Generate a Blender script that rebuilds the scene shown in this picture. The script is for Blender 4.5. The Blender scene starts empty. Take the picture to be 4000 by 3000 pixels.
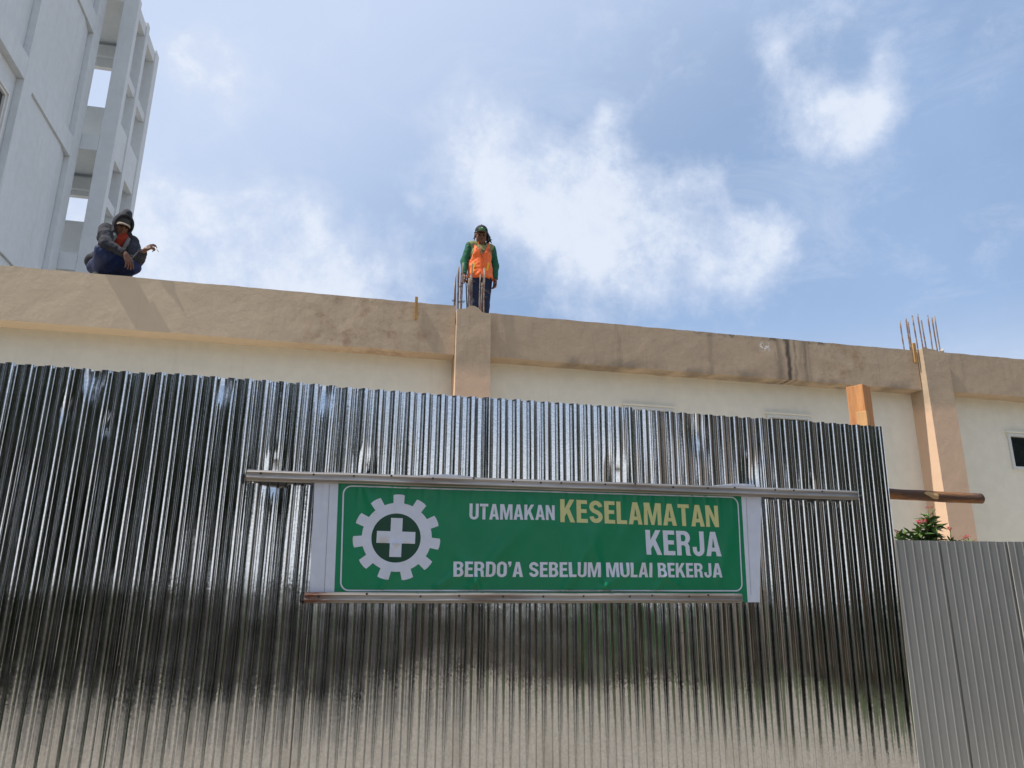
import bpy, bmesh, math, random
import numpy as np
from mathutils import Vector, Matrix, noise as mnoise
from mathutils.geometry import tessellate_polygon
R_ = math.radians
random.seed(7)
scene = bpy.context.scene
COL = scene.collection

# ------------------------------------------------------------------ camera
EYE = Vector((0.0, 0.0, 1.6))
PITCH, ROLL = R_(16.4), R_(0.45)
cd = bpy.data.cameras.new('camera')
cam = bpy.data.objects.new('camera', cd)
COL.objects.link(cam)
cd.sensor_fit = 'HORIZONTAL'; cd.sensor_width = 36.0; cd.lens = 27.0
cd.clip_start = 0.05; cd.clip_end = 3000
cam.matrix_world = Matrix.Translation(EYE) @ Matrix.Rotation(R_(90) + PITCH, 4, 'X') @ Matrix.Rotation(ROLL, 4, 'Z')
scene.camera = cam

# ------------------------------------------------------------------ sun, sky, exposure
BA = R_(90 - 77.7)            # building axis: local x runs along the facade, local y away
FA = R_(90 - 76.0)            # zinc fence axis
GA = R_(90 - 85.0)            # grey fence axis
UB = Vector((math.cos(BA), math.sin(BA), 0)); VB = Vector((-math.sin(BA), math.cos(BA), 0))
SUN = (UB * -0.52 + VB * -0.050 + Vector((0, 0, 0.85))).normalized()
sl = bpy.data.lights.new('sun', 'SUN'); sl.energy = 5.0; sl.angle = R_(0.55); sl.color = (1.0, 0.95, 0.87)
so = bpy.data.objects.new('sun', sl); COL.objects.link(so)
so.rotation_euler = SUN.to_track_quat('Z', 'Y').to_euler()
scene.view_settings.view_transform = 'Standard'; scene.view_settings.look = 'None'
scene.view_settings.gamma = 1.0; scene.view_settings.exposure = 0.10
scene.view_settings.use_curve_mapping = False

def pix_dir(px, py):          # a viewing direction of the photograph, used only to place the clouds on the sky sphere
    d = Vector(((px - 2000) / 3000, -(py - 1500) / 3000, -1))
    return (cam.matrix_world.to_3x3() @ d).normalized()

world = bpy.data.worlds.new('World'); scene.world = world; world.use_nodes = True
def build_sky():
    nt = world.node_tree; N = nt.nodes; L = nt.links
    for n in list(N): N.remove(n)
    out = N.new('ShaderNodeOutputWorld'); bg = N.new('ShaderNodeBackground'); bg.inputs['Strength'].default_value = 0.1
    sky = N.new('ShaderNodeTexSky'); sky.sky_type = 'NISHITA'; sky.sun_disc = False
    sky.sun_elevation = math.asin(SUN.z); sky.sun_rotation = math.atan2(SUN.x, SUN.y)
    sky.air_density = 1.0; sky.dust_density = 1.6; sky.ozone_density = 1.3; sky.altitude = 20
    tc = N.new('ShaderNodeTexCoord')
    def math_(op, a, b=None, clamp=False):
        n = N.new('ShaderNodeMath'); n.operation = op; n.use_clamp = clamp
        for i, v in enumerate((a, b)):
            if v is None: continue
            if isinstance(v, (int, float)): n.inputs[i].default_value = v
            else: L.new(v, n.inputs[i])
        return n.outputs[0]
    def noise(scale, detail, rough, off=(0, 0, 0), dist=0.0, stretch=(1, 1, 1)):
        mp = N.new('ShaderNodeMapping'); mp.inputs['Location'].default_value = off; mp.inputs['Scale'].default_value = stretch
        L.new(tc.outputs['Generated'], mp.inputs['Vector'])
        n = N.new('ShaderNodeTexNoise'); n.inputs['Scale'].default_value = scale; n.inputs['Detail'].default_value = detail
        n.inputs['Roughness'].default_value = rough; n.inputs['Distortion'].default_value = dist
        L.new(mp.outputs[0], n.inputs['Vector']); return n.outputs['Fac']
    def mrange(v, a, b, c, d, smooth=True):
        n = N.new('ShaderNodeMapRange'); n.interpolation_type = 'SMOOTHSTEP' if smooth else 'LINEAR'
        L.new(v, n.inputs['Value'])
        for k, x in zip(('From Min', 'From Max', 'To Min', 'To Max'), (a, b, c, d)): n.inputs[k].default_value = x
        return n.outputs['Result']
    # cumulus patches: centre in the sky, angular radius, weight
    blobs = [(1820, 560, .13, .34), (2050, 700, .13, .42), (2160, 870, .13, .44), (2420, 1000, .15, .50), (2720, 960, .13, .50),
             (2900, 1010, .10, .42), (3010, 940, .06, .25), (2340, 500, .05, .34), (2300, 590, .06, .2), (2770, 690, .07, .36), (2500, 860, .11, .40),
             (2760, 830, .08, .28), (1760, 430, .05, .18),
             (600, 900, .17, .36), (850, 1000, .17, .42), (1110, 960, .13, .40), (1330, 1090, .17, .34), (640, 1120, .17, .40), (1000, 1130, .17, .42), (1560, 1130, .12, .2), (200, 1000, .2, .3),
             (770, 195, .060, .44), (905, 300, .080, .52), (850, 240, .05, .26), (1040, 365, .03, .34), (830, 90, .05, .24),
             (3190, 440, .085, .42), (3330, 440, .080, .34), (3190, 345, .035, .16), (3470, 400, .045, .08), (3060, 135, .045, .27), (3065, 210, .03, .16),
             (3480, 190, .040, .24), (3395, 245, .030, .16), (3420, 420, .06, .14), (3230, 10, .06, .3), (1600, 757, .02, .22), (2930, 1230, .09, .26)]
    warp = N.new('ShaderNodeTexNoise'); warp.inputs['Scale'].default_value = 7.0; warp.inputs['Detail'].default_value = 6
    L.new(tc.outputs['Generated'], warp.inputs['Vector'])
    wv = N.new('ShaderNodeVectorMath'); wv.operation = 'MULTIPLY_ADD'
    L.new(warp.outputs['Color'], wv.inputs[0]); wv.inputs[1].default_value = (.11, .11, .11)
    sub = N.new('ShaderNodeVectorMath'); sub.operation = 'SUBTRACT'; L.new(tc.outputs['Generated'], sub.inputs[0]); sub.inputs[1].default_value = (.055, .055, .055)
    L.new(sub.outputs[0], wv.inputs[2])
    total = None
    for px, py, r, w in blobs:
        c = pix_dir(px, py)
        d = N.new('ShaderNodeVectorMath'); d.operation = 'DISTANCE'
        L.new(wv.outputs[0], d.inputs[0]); d.inputs[1].default_value = c
        m = mrange(d.outputs['Value'], 0.0, r, w, 0.0)
        total = m if total is None else math_('ADD', total, m)
    total = math_('MINIMUM', total, 0.62)
    fbm = math_('ADD', math_('MULTIPLY', noise(7.0, 12, 0.66, (.37, .21, .13), dist=0.2), .72), math_('MULTIPLY', noise(22.0, 9, 0.66, (4, 2, 1)), .36))
    # the rest of the sky carries broken cloud of the same kind
    ctr = pix_dir(2000, 900)
    dd = N.new('ShaderNodeVectorMath'); dd.operation = 'DISTANCE'; L.new(tc.outputs['Generated'], dd.inputs[0]); dd.inputs[1].default_value = ctr
    rest = math_('MULTIPLY', mrange(dd.outputs['Value'], .75, 1.05, 0, 1), mrange(noise(2.4, 4, .55, (3, 1, 7)), .40, .72, 0, .55))
    dens = math_('ADD', math_('ADD', math_('MULTIPLY', math_('SUBTRACT', fbm, .52), 1.7), .50), math_('ADD', total, rest))
    wisp = mrange(noise(5.5, 9, .68, (7, 3, 2), .8, (1, 1, 2.2)), .46, .80, 0.0, 0.42)
    cloud = math_('MAXIMUM', mrange(dens, 0.56, 1.20, 0.0, 0.90), wisp)
    veil = mrange(noise(2.6, 5, .55, (1.3, 4.2, .6), .5), .30, .74, 0.62, 0.84)
    left = N.new('ShaderNodeVectorMath'); left.operation = 'DOT_PRODUCT'; L.new(tc.outputs['Generated'], left.inputs[0]); left.inputs[1].default_value = SUN
    glow = mrange(left.outputs['Value'], .16, .60, 0.0, 0.95)
    veil2 = veil
    tint = N.new('ShaderNodeMix'); tint.data_type = 'RGBA'
    L.new(veil2, tint.inputs['Factor']); L.new(sky.outputs[0], tint.inputs['A']); tint.inputs['B'].default_value = (3.7, 5.25, 8.0, 1)
    tn = N.new('ShaderNodeMix'); tn.data_type = 'RGBA'; L.new(glow, tn.inputs['Factor']); L.new(tint.outputs['Result'], tn.inputs['A']); tn.inputs['B'].default_value = (5.75, 6.75, 8.75, 1); tint = tn
    sz = N.new('ShaderNodeSeparateXYZ'); L.new(tc.outputs['Generated'], sz.inputs[0])
    hz = N.new('ShaderNodeMix'); hz.data_type = 'RGBA'; L.new(mrange(sz.outputs['Z'], .08, .36, .95, 0.0), hz.inputs['Factor']); L.new(tint.outputs['Result'], hz.inputs['A']); hz.inputs['B'].default_value = (9.8, 10.1, 10.4, 1); tint = hz
    hs = N.new('ShaderNodeMix'); hs.data_type = 'RGBA'
    L.new(cloud, hs.inputs['Factor']); L.new(tint.outputs['Result'], hs.inputs['A'])
    cc = N.new('ShaderNodeMix'); cc.data_type = 'RGBA'; cc.inputs['A'].default_value = (6.2, 7.0, 8.6, 1); cc.inputs['B'].default_value = (7.6, 8.2, 9.2, 1)
    L.new(mrange(dens, .95, 1.3, 0, 1), cc.inputs['Factor']); L.new(cc.outputs['Result'], hs.inputs['B'])
    L.new(hs.outputs['Result'], bg.inputs['Color']); L.new(bg.outputs[0], out.inputs[0])
build_sky()

# ------------------------------------------------------------------ materials
def node_mat(name):
    m = bpy.data.materials.new(name); m.use_nodes = True
    nt = m.node_tree; return m, nt, nt.nodes['Principled BSDF']
def mat(name, col, rough=.7, metal=0.0, var=.12, vscale=4.0, bump=0.0, bscale=60.0, spec=.4, stretch=(1, 1, 1), stains=None, second=None, detail=6, sheen=0.0, bump2=None):
    """Principled material: colour broken up by two noises, fine relief by bump, optional stains (mask builder)."""
    m, nt, b = node_mat(name); N = nt.nodes; L = nt.links
    tc = N.new('ShaderNodeTexCoord'); mp = N.new('ShaderNodeMapping'); mp.inputs['Scale'].default_value = stretch
    L.new(tc.outputs['Object'], mp.inputs['Vector'])
    def noise(s, d=detail, r=.55, vec=None):
        n = N.new('ShaderNodeTexNoise'); n.inputs['Scale'].default_value = s; n.inputs['Detail'].default_value = d; n.inputs['Roughness'].default_value = r
        L.new(vec or mp.outputs[0], n.inputs['Vector']); return n.outputs['Fac']
    def mix(f, a, c, fac=1.0):
        n = N.new('ShaderNodeMix'); n.data_type = 'RGBA'
        if fac != 1.0:
            q = N.new('ShaderNodeMath'); q.operation = 'MULTIPLY'; L.new(f, q.inputs[0]); q.inputs[1].default_value = fac; f = q.outputs[0]
        L.new(f, n.inputs['Factor'])
        for s, v in (('A', a), ('B', c)):
            if isinstance(v, tuple): n.inputs[s].default_value = v
            else: L.new(v, n.inputs[s])
        return n.outputs['Result']
    def mr(v, a, c, lo=0.0, hi=1.0):
        n = N.new('ShaderNodeMapRange'); n.interpolation_type = 'SMOOTHSTEP'; L.new(v, n.inputs['Value'])
        for k, x in zip(('From Min', 'From Max', 'To Min', 'To Max'), (a, c, lo, hi)): n.inputs[k].default_value = x
        return n.outputs['Result']
    lo = tuple(c * (1 - var) for c in col) + (1,); hi = tuple(min(1, c * (1 + var)) for c in col) + (1,)
    c = mix(mr(noise(vscale), .3, .7), lo, hi)
    c2 = mix(mr(noise(vscale * 7.3), .35, .7), tuple(x * .9 for x in col) + (1,), tuple(min(1, x * 1.06) for x in col) + (1,))
    n = N.new('ShaderNodeMix'); n.data_type = 'RGBA'; n.inputs['Factor'].default_value = .35
    L.new(c, n.inputs['A']); L.new(c2, n.inputs['B']); c = n.outputs['Result']
    if second: c = mix(mr(noise(second[1]), second[2], second[3]), c, tuple(second[0]) + (1,), second[4])
    if stains: c = stains(N, L, tc, c, mix, mr, noise)
    L.new(c, b.inputs['Base Color'])
    b.inputs['Metallic'].default_value = metal; b.inputs['Specular IOR Level'].default_value = spec
    if sheen: b.inputs['Sheen Weight'].default_value = sheen
    L.new(mr(noise(vscale * 3), .3, .7, max(0, rough - .08), min(1, rough + .08)), b.inputs['Roughness'])
    if bump:
        bn = N.new('ShaderNodeBump'); bn.inputs['Strength'].default_value = bump; bn.inputs['Distance'].default_value = .01
        L.new(noise(bscale), bn.inputs['Height']); last = bn.outputs[0]
        if bump2:
            b2 = N.new('ShaderNodeBump'); b2.inputs['Strength'].default_value = bump2[0]; b2.inputs['Distance'].default_value = .03
            L.new(noise(bump2[1], 3), b2.inputs['Height']); L.new(last, b2.inputs['Normal']); last = b2.outputs[0]
        L.new(last, b.inputs['Normal'])
    return m

def sep(N, L, tc):
    s = N.new('ShaderNodeSeparateXYZ'); L.new(tc.outputs['Object'], s.inputs[0]); return s.outputs
def mth(N, L, op, a, b=None, clamp=False):
    n = N.new('ShaderNodeMath'); n.operation = op; n.use_clamp = clamp
    for i, v in enumerate((a, b)):
        if v is None: continue
        if isinstance(v, (int, float)): n.inputs[i].default_value = v
        else: L.new(v, n.inputs[i])
    return n.outputs[0]

def tan_stains(N, L, tc, c, mix, mr, noise):
    x, y, z = sep(N, L, tc); x = mth(N, L, 'ADD', x, 2.0)          # facade coordinate
    def band(v, a, b, s):   # 1 inside [a,b], soft edges
        return mth(N, L, 'MULTIPLY', mr(v, a - s, a + s), mr(v, b - s, b + s, 1, 0))
    mp = N.new('ShaderNodeMapping'); mp.inputs['Scale'].default_value = (6, 6, .55); L.new(tc.outputs['Object'], mp.inputs['Vector'])
    streak = noise(3.0, 5, .6, mp.outputs[0])
    # general run-off streaks and damp blotches
    c = mix(mr(streak, .52, .78), c, (.24, .18, .13, 1), .30)
    c = mix(mr(noise(1.7, 7, .65), .52, .75), c, (.30, .19, .13, 1), .28)
    c = mix(mr(noise(5.1, 7, .7), .60, .78), c, (.25, .17, .12, 1), .24)
    c = mix(mr(x, -3.5, 2.2, 1, 0), c, (.76, .60, .42, 1), .70)  # plaster tone paler towards the left end
    # a rusty scuffed stretch left of the first pillar
    c = mix(mth(N, L, 'MULTIPLY', band(x, -.6, .95, .35), mr(noise(4.5, 8, .72), .47, .68)), c, (.27, .145, .085, 1), .55)
    # ochre patch left of the second pillar
    c = mix(mth(N, L, 'MULTIPLY', band(x, 6.4, 7.0, .2), mr(noise(3.4, 6, .7), .45, .7)), c, (.30, .18, .085, 1), .6)
    # the long black drain streaks
    wob = mth(N, L, 'MULTIPLY', mth(N, L, 'SUBTRACT', noise(5.0, 4), .5), .12)
    xs = mth(N, L, 'ADD', x, wob)
    for a, b, s, k in ((5.775, 5.84, .025, .85), (5.90, 5.925, .02, .55), (6.06, 6.075, .015, .42), (5.62, 5.70, .05, .40), (5.98, 6.16, .06, .30), (3.3, 3.42, .06, .22), (4.62, 4.68, .04, .22)):
        c = mix(mth(N, L, 'MULTIPLY', band(xs, a, b, s), mr(streak, .30, .50)), c, (.045, .04, .037, 1), k)
    top = mth(N, L, 'MULTIPLY', mr(z, 5.13, 5.20), mr(noise(9, 6, .7), .46, .62))
    c = mix(mth(N, L, 'MULTIPLY', top, band(x, 4.2, 6.6, .4)), c, (.07, .06, .052, 1), .8)
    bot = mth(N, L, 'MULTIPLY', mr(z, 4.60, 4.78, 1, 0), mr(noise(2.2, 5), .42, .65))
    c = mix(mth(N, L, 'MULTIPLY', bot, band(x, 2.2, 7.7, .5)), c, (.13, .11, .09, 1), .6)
    # flaked-off white filler
    flake = mth(N, L, 'MULTIPLY', mth(N, L, 'MULTIPLY', band(x, 5.39, 5.53, .03), band(z, 5.01, 5.12, .03)), mr(noise(24, 5, .6), .50, .54))
    c = mix(flake, c, (.74, .73, .69, 1))
    # the pillars' lower halves are pinker and lighter
    pink = mr(mth(N, L, 'ADD', z, mth(N, L, 'MULTIPLY', noise(4, 4), .25)), 4.40, 4.62, 1, 0)
    c = mix(pink, c, (.71, .485, .335, 1), .8)
    return c

def wall_stains(N, L, tc, c, mix, mr, noise):
    mp = N.new('ShaderNodeMapping'); mp.inputs['Scale'].default_value = (5, 5, .35); L.new(tc.outputs['Object'], mp.inputs['Vector'])
    return mix(mr(noise(2.4, 5, .6, mp.outputs[0]), .55, .8), c, (.58, .53, .43, 1), .18)

def white_stains(N, L, tc, c, mix, mr, noise):
    mp = N.new('ShaderNodeMapping'); mp.inputs['Scale'].default_value = (3, 3, .3); L.new(tc.outputs['Object'], mp.inputs['Vector'])
    c = mix(mr(noise(2.0, 6, .65, mp.outputs[0]), .52, .8), c, (.42, .42, .40, 1), .35)
    return mix(mr(noise(9.0, 6, .7), .66, .74), c, (.33, .33, .31, 1), .5)

def board_stains(N, L, tc, c, mix, mr, noise):
    mp = N.new('ShaderNodeMapping'); mp.inputs['Scale'].default_value = (1, 8, 8); L.new(tc.outputs['Object'], mp.inputs['Vector'])
    return mix(mr(noise(6, 6, .7, mp.outputs[0]), .45, .7), c, (.045, .025, .015, 1), .75)

M = {}
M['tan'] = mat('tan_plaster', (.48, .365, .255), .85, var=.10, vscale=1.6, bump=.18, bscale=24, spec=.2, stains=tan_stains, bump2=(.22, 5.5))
M['wall'] = mat('cream_paint', (.82, .77, .645), .75, var=.03, vscale=.9, bump=.08, bscale=60, spec=.25, stains=wall_stains)
M['white'] = mat('white_wall_paint', (.63, .655, .665), .8, var=.04, vscale=.7, bump=.15, bscale=30, spec=.2, stains=white_stains)
M['concrete'] = mat('raw_concrete', (.36, .34, .31), .95, var=.3, vscale=14, bump=.8, bscale=60, spec=.1)
M['rebar'] = mat('rusty_rebar', (.20, .125, .095), .75, metal=.35, var=.35, vscale=25, bump=.5, bscale=160, second=((.33, .29, .25), 9, .45, .6, .75))
M['wire'] = mat('tie_wire', (.11, .09, .075), .6, metal=.6)
M['frame'] = mat('window_frame_paint', (.66, .66, .63), .5, var=.05)
M['glass'] = mat('dark_glass', (.012, .016, .02), .12, var=.2, spec=.6)
M['timber'] = mat('fresh_timber', (.56, .26, .10), .8, var=.22, vscale=9, bump=.4, bscale=50, stretch=(5, 5, .5), second=((.40, .17, .07), 5, .52, .72, .6))
M['timber_pale'] = mat('pale_timber', (.60, .34, .15), .8, var=.15, vscale=9, bump=.3, bscale=50, stretch=(5, 5, .5))
M['log'] = mat('barked_timber', (.27, .125, .05), .85, var=.35, vscale=6, bump=.7, bscale=40, stretch=(.7, 4, 4), second=((.08, .05, .04), 4, .46, .58, .8))
M['cutwood'] = mat('cut_wood', (.50, .33, .16), .8, var=.2, vscale=12)
M['lath'] = mat('lath_wood', (.42, .24, .085), .8, var=.25, vscale=12, bump=.3, bscale=60, stretch=(3, 3, .6))
M['green'] = mat('banner_green', (.002, .225, .095), .40, var=.07, vscale=3, spec=.42)
M['dkgreen'] = mat('emblem_dark_green', (.006, .060, .030), .42, var=.05, spec=.4)
M['bwhite'] = mat('banner_white', (.71, .75, .85), .42, var=.03, vscale=3, spec=.4)
M['byellow'] = mat('banner_yellow', (.66, .65, .29), .42, var=.03, spec=.4)
M['hem'] = mat('hem_seam', (.22, .22, .24), .6)
M['batten'] = mat('dull_steel_batten', (.36, .335, .31), .42, metal=.75, var=.3, vscale=7, bump=.12, bscale=70, stretch=(.35, 3, 3), second=((.20, .15, .12), 5, .55, .72, .6))
M['rust'] = mat('rust', (.14, .045, .018), .9, var=.4, vscale=30, bump=.4, bscale=90)
def rust_end(N, L, tc, c, mix, mr, noise):
    x, y, z = sep(N, L, tc)
    f = mth(N, L, 'MULTIPLY', mr(mth(N, L, 'ADD', x, mth(N, L, 'MULTIPLY', noise(18, 5), .12)), .09, .24, 1, 0), mr(noise(30, 6, .7), .35, .5))
    return mix(f, c, (.13, .040, .016, 1), .9)
M['batten_rust'] = mat('rusting_steel_batten', (.33, .305, .28), .45, metal=.7, var=.3, vscale=7, bump=.12, bscale=70, stretch=(.35, 3, 3), second=((.17, .11, .08), 5, .55, .72, .6), stains=rust_end)
M['screw'] = mat('dark_screw', (.05, .045, .045), .5, metal=.6)
M['greysheet'] = mat('grey_coated_steel', (.235, .235, .228), .50, metal=.25, var=.07, vscale=2.0, bump=.04, bscale=200, stretch=(1, 1, .35), spec=.45)
M['ground'] = mat('dusty_concrete_ground', (.25, .222, .185), .95, var=.12, vscale=.35, bump=.2, bscale=8, spec=.1)
M['leaf'] = mat('leaf_green', (.045, .095, .022), .45, var=.35, vscale=8, spec=.45)
M['leaf_lt'] = mat('young_leaf_green', (.10, .17, .035), .45, var=.3, vscale=8, spec=.4)
M['stem'] = mat('plant_stem', (.09, .13, .035), .7)
M['petal'] = mat('red_petal', (.50, .045, .06), .6, var=.25, vscale=40)
M['bark'] = mat('tree_bark', (.12, .085, .06), .9, var=.3, vscale=8, bump=.6, bscale=20)
M['crown'] = mat('tree_foliage', (.046, .064, .030), .6, var=.4, vscale=2.0)
M['darkwall'] = mat('old_dark_wall', (.165, .135, .115), .9, var=.3, vscale=1.2)
M['sidewall'] = mat('brown_plaster_wall', (.32, .275, .23), .9, var=.25, vscale=1.0)
M['verge'] = mat('dark_verge_for_mirror', (.050, .062, .026), .95, var=.4, vscale=3, bump=.6, bscale=30)
M['hedgewall'] = mat('green_painted_wall', (.05, .16, .045), .8, var=.25, vscale=.8, second=((.33, .15, .07), .7, .55, .62, .9))
M['roofing'] = mat('dark_roof', (.12, .07, .05), .8, var=.2, vscale=3)
M['skin'] = mat('tanned_skin', (.155, .072, .042), .55, var=.12, vscale=20, spec=.35)
M['eye'] = mat('dark_eye', (.01, .008, .007), .25)
M['hair'] = mat('black_hair', (.010, .009, .009), .5, var=.3, vscale=60, bump=.5, bscale=90, stretch=(3, 3, .6))
M['orange'] = mat('orange_vest_mesh', (.95, .165, .025), .65, var=.10, vscale=12, bump=.25, bscale=34, sheen=.2)
M['vesttrim'] = mat('vest_trim', (.93, .26, .09), .6, var=.05)
M['reflective'] = mat('yellow_reflective_tape', (.80, .66, .05), .4, var=.1, vscale=20)
M['olive'] = mat('olive_shirt', (.24, .25, .11), .85, var=.15, vscale=14, bump=.2, bscale=30)
M['sleeve'] = mat('green_sleeve', (.010, .105, .052), .8, var=.15, vscale=10, bump=.25, bscale=26)
M['print'] = mat('red_print', (.48, .055, .03), .7)
M['printdark'] = mat('dark_print', (.05, .05, .04), .7)
M['jeans'] = mat('dark_blue_jeans', (.012, .020, .052), .85, var=.25, vscale=14, bump=.3, bscale=30)
M['trackpants'] = mat('blue_trousers', (.008, .019, .075), .75, var=.2, vscale=12, bump=.35, bscale=22)
M['hoodie'] = mat('washed_charcoal_fleece', (.028, .029, .038), .95, var=.25, vscale=10, bump=.35, bscale=24, second=((.085, .082, .084), 5, .55, .78, .6))
M['lining'] = mat('grey_zip_facing', (.17, .165, .155), .9, var=.12)
M['rustshirt'] = mat('rust_red_shirt', (.30, .032, .012), .85, var=.15, vscale=12, bump=.25, bscale=24)
M['capblack'] = mat('black_cap_cloth', (.014, .018, .020), .8, var=.15, vscale=20)
M['capgrey'] = mat('dark_grey_cap_cloth', (.050, .047, .045), .85, var=.15, vscale=20)
M['brimbeige'] = mat('beige_cap_brim', (.40, .31, .235), .8, var=.1)
M['brimgreen'] = mat('grey_green_cap_brim', (.10, .13, .11), .7, var=.1)
M['capgreen'] = mat('bright_green_print', (.07, .34, .06), .6)
M['capwhite'] = mat('white_print', (.7, .72, .7), .6)
M['steelbar'] = mat('dark_steel_bar', (.10, .095, .095), .45, metal=.7)
M['cigpaper'] = mat('cigarette_paper', (.72, .68, .60), .8)
M['ash'] = mat('ash_tip', (.16, .15, .14), .9)
M['shoe'] = mat('dusty_black_shoe', (.03, .028, .026), .8)

def zinc_material():
    m, nt, b = node_mat('galvanised_zinc'); N = nt.nodes; L = nt.links
    tc = N.new('ShaderNodeTexCoord'); ob = tc.outputs['Object']
    v = N.new('ShaderNodeTexVoronoi'); v.inputs['Scale'].default_value = 150; L.new(ob, v.inputs['Vector'])
    def noise(s, d=4, st=None):
        n = N.new('ShaderNodeTexNoise'); n.inputs['Scale'].default_value = s; n.inputs['Detail'].default_value = d
        if st:
            mp = N.new('ShaderNodeMapping'); mp.inputs['Scale'].default_value = st; L.new(ob, mp.inputs['Vector']); L.new(mp.outputs[0], n.inputs['Vector'])
        else: L.new(ob, n.inputs['Vector'])
        return n.outputs['Fac']
    def mr(x, a, c, lo, hi):
        n = N.new('ShaderNodeMapRange'); L.new(x, n.inputs['Value'])
        for k, q in zip(('From Min', 'From Max', 'To Min', 'To Max'), (a, c, lo, hi)): n.inputs[k].default_value = q
        return n.outputs['Result']
    sp = N.new('ShaderNodeSeparateColor'); L.new(v.outputs['Color'], sp.inputs[0])
    ramp = N.new('ShaderNodeMix'); ramp.data_type = 'RGBA'; ramp.inputs['A'].default_value = (.62, .635, .65, 1); ramp.inputs['B'].default_value = (.80, .81, .82, 1)
    L.new(sp.outputs[0], ramp.inputs['Factor'])
    dirt = N.new('ShaderNodeMix'); dirt.data_type = 'RGBA'; L.new(ramp.outputs['Result'], dirt.inputs['A']); dirt.inputs['B'].default_value = (.46, .43, .40, 1)
    L.new(mr(noise(5, 6, (2.5, 2.5, .35)), .5, .8, 0, .55), dirt.inputs['Factor'])
    L.new(dirt.outputs['Result'], b.inputs['Base Color'])
    b.inputs['Metallic'].default_value = 1.0
    L.new(mr(noise(9, 5), .3, .7, .055, .13), b.inputs['Roughness'])
    # each zinc crystal lies a degree or so off the sheet; some areas are smooth
    ge = N.new('ShaderNodeNewGeometry')
    off = N.new('ShaderNodeVectorMath'); off.operation = 'SUBTRACT'; L.new(v.outputs['Color'], off.inputs[0]); off.inputs[1].default_value = (.5, .5, .5)
    sc = N.new('ShaderNodeVectorMath'); sc.operation = 'SCALE'; L.new(off.outputs[0], sc.inputs[0])
    L.new(mr(noise(3.5, 4, (1, 1, .5)), .38, .68, .003, .017), sc.inputs['Scale'])
    ad = N.new('ShaderNodeVectorMath'); ad.operation = 'ADD'; L.new(ge.outputs['Normal'], ad.inputs[0]); L.new(sc.outputs[0], ad.inputs[1])
    nn = N.new('ShaderNodeVectorMath'); nn.operation = 'NORMALIZE'; L.new(ad.outputs[0], nn.inputs[0])
    L.new(nn.outputs[0], b.inputs['Normal'])
    return m
M['zinc'] = zinc_material()

# ------------------------------------------------------------------ object helpers
def W(ang, u, v, z): return Vector((u * math.cos(ang) - v * math.sin(ang), u * math.sin(ang) + v * math.cos(ang), z))
FR = {}                                                      # thing name -> its base in frame coordinates
def props(o, label=None, cat=None, group=None, kind=None):
    for k, v in (('label', label), ('category', cat), ('group', group), ('kind', kind)):
        if v: o[k] = v
    return o
def thing(name, ang, base, label, cat, group=None, rot=0.0):
    o = bpy.data.objects.new(name, None); COL.objects.link(o); o.empty_display_size = .2
    o.location = W(ang, *base); o.rotation_euler = (0, 0, ang + rot)
    o['base'] = list(base); props(o, label, cat, group); return o
def mesh_obj(name, me, m, parent=None):
    o = bpy.data.objects.new(name, me); COL.objects.link(o)
    if m is not None:
        if not isinstance(m, (list, tuple)): m = [m]
        for x in m: me.materials.append(x)
    if parent: o.parent = parent
    return o
def part(name, bm, m, parent=None, smooth=False, shift=True, label=None):
    """bmesh in the frame coordinates of its thing -> one mesh object under parent"""
    top = parent
    while top is not None and top.parent: top = top.parent
    if top is not None and shift and 'base' in top:
        bmesh.ops.translate(bm, verts=bm.verts, vec=-Vector(top['base']))
    bmesh.ops.recalc_face_normals(bm, faces=bm.faces)
    me = bpy.data.meshes.new(name); bm.to_mesh(me); bm.free()
    if smooth:
        for p in me.polygons: p.use_smooth = True
        if smooth == 'crisp': me.set_sharp_from_angle(angle=R_(50))
    o = mesh_obj(name, me, m, parent)
    if label: o['label'] = label
    return o
def box(bm, x0, x1, y0, y1, z0, z1, bev=0.0):
    vs = [bm.verts.new((x, y, z)) for x in (x0, x1) for y in (y0, y1) for z in (z0, z1)]
    fs = [bm.faces.new([vs[i] for i in f]) for f in ((0, 1, 3, 2), (4, 6, 7, 5), (0, 4, 5, 1), (2, 3, 7, 6), (0, 2, 6, 4), (1, 5, 7, 3))]
    if bev:
        es = list({e for f in fs for e in f.edges})
        bmesh.ops.bevel(bm, geom=es, offset=bev, segments=2, affect='EDGES', profile=.6)
def boxbm(*a, **k): bm = bmesh.new(); box(bm, *a, **k); return bm
def tube(bm, pts, r, n=8, cap=True):
    rings = []
    pts = [Vector(p) for p in pts]
    for i, p in enumerate(pts):
        t = (pts[min(i + 1, len(pts) - 1)] - pts[max(i - 1, 0)]).normalized()
        a = t.orthogonal().normalized() if abs(t.z) < .9 else Vector((1, 0, 0)).cross(t).normalized()
        b = t.cross(a); rr = r[i] if isinstance(r, (list, tuple)) else r
        rings.append([bm.verts.new(p + (a * math.cos(2 * math.pi * k / n) + b * math.sin(2 * math.pi * k / n)) * rr) for k in range(n)])
    for i in range(len(rings) - 1):
        for k in range(n): bm.faces.new((rings[i][k], rings[i][(k + 1) % n], rings[i + 1][(k + 1) % n], rings[i + 1][k]))
    if cap: bm.faces.new(rings[0][::-1]); bm.faces.new(rings[-1])
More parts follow.
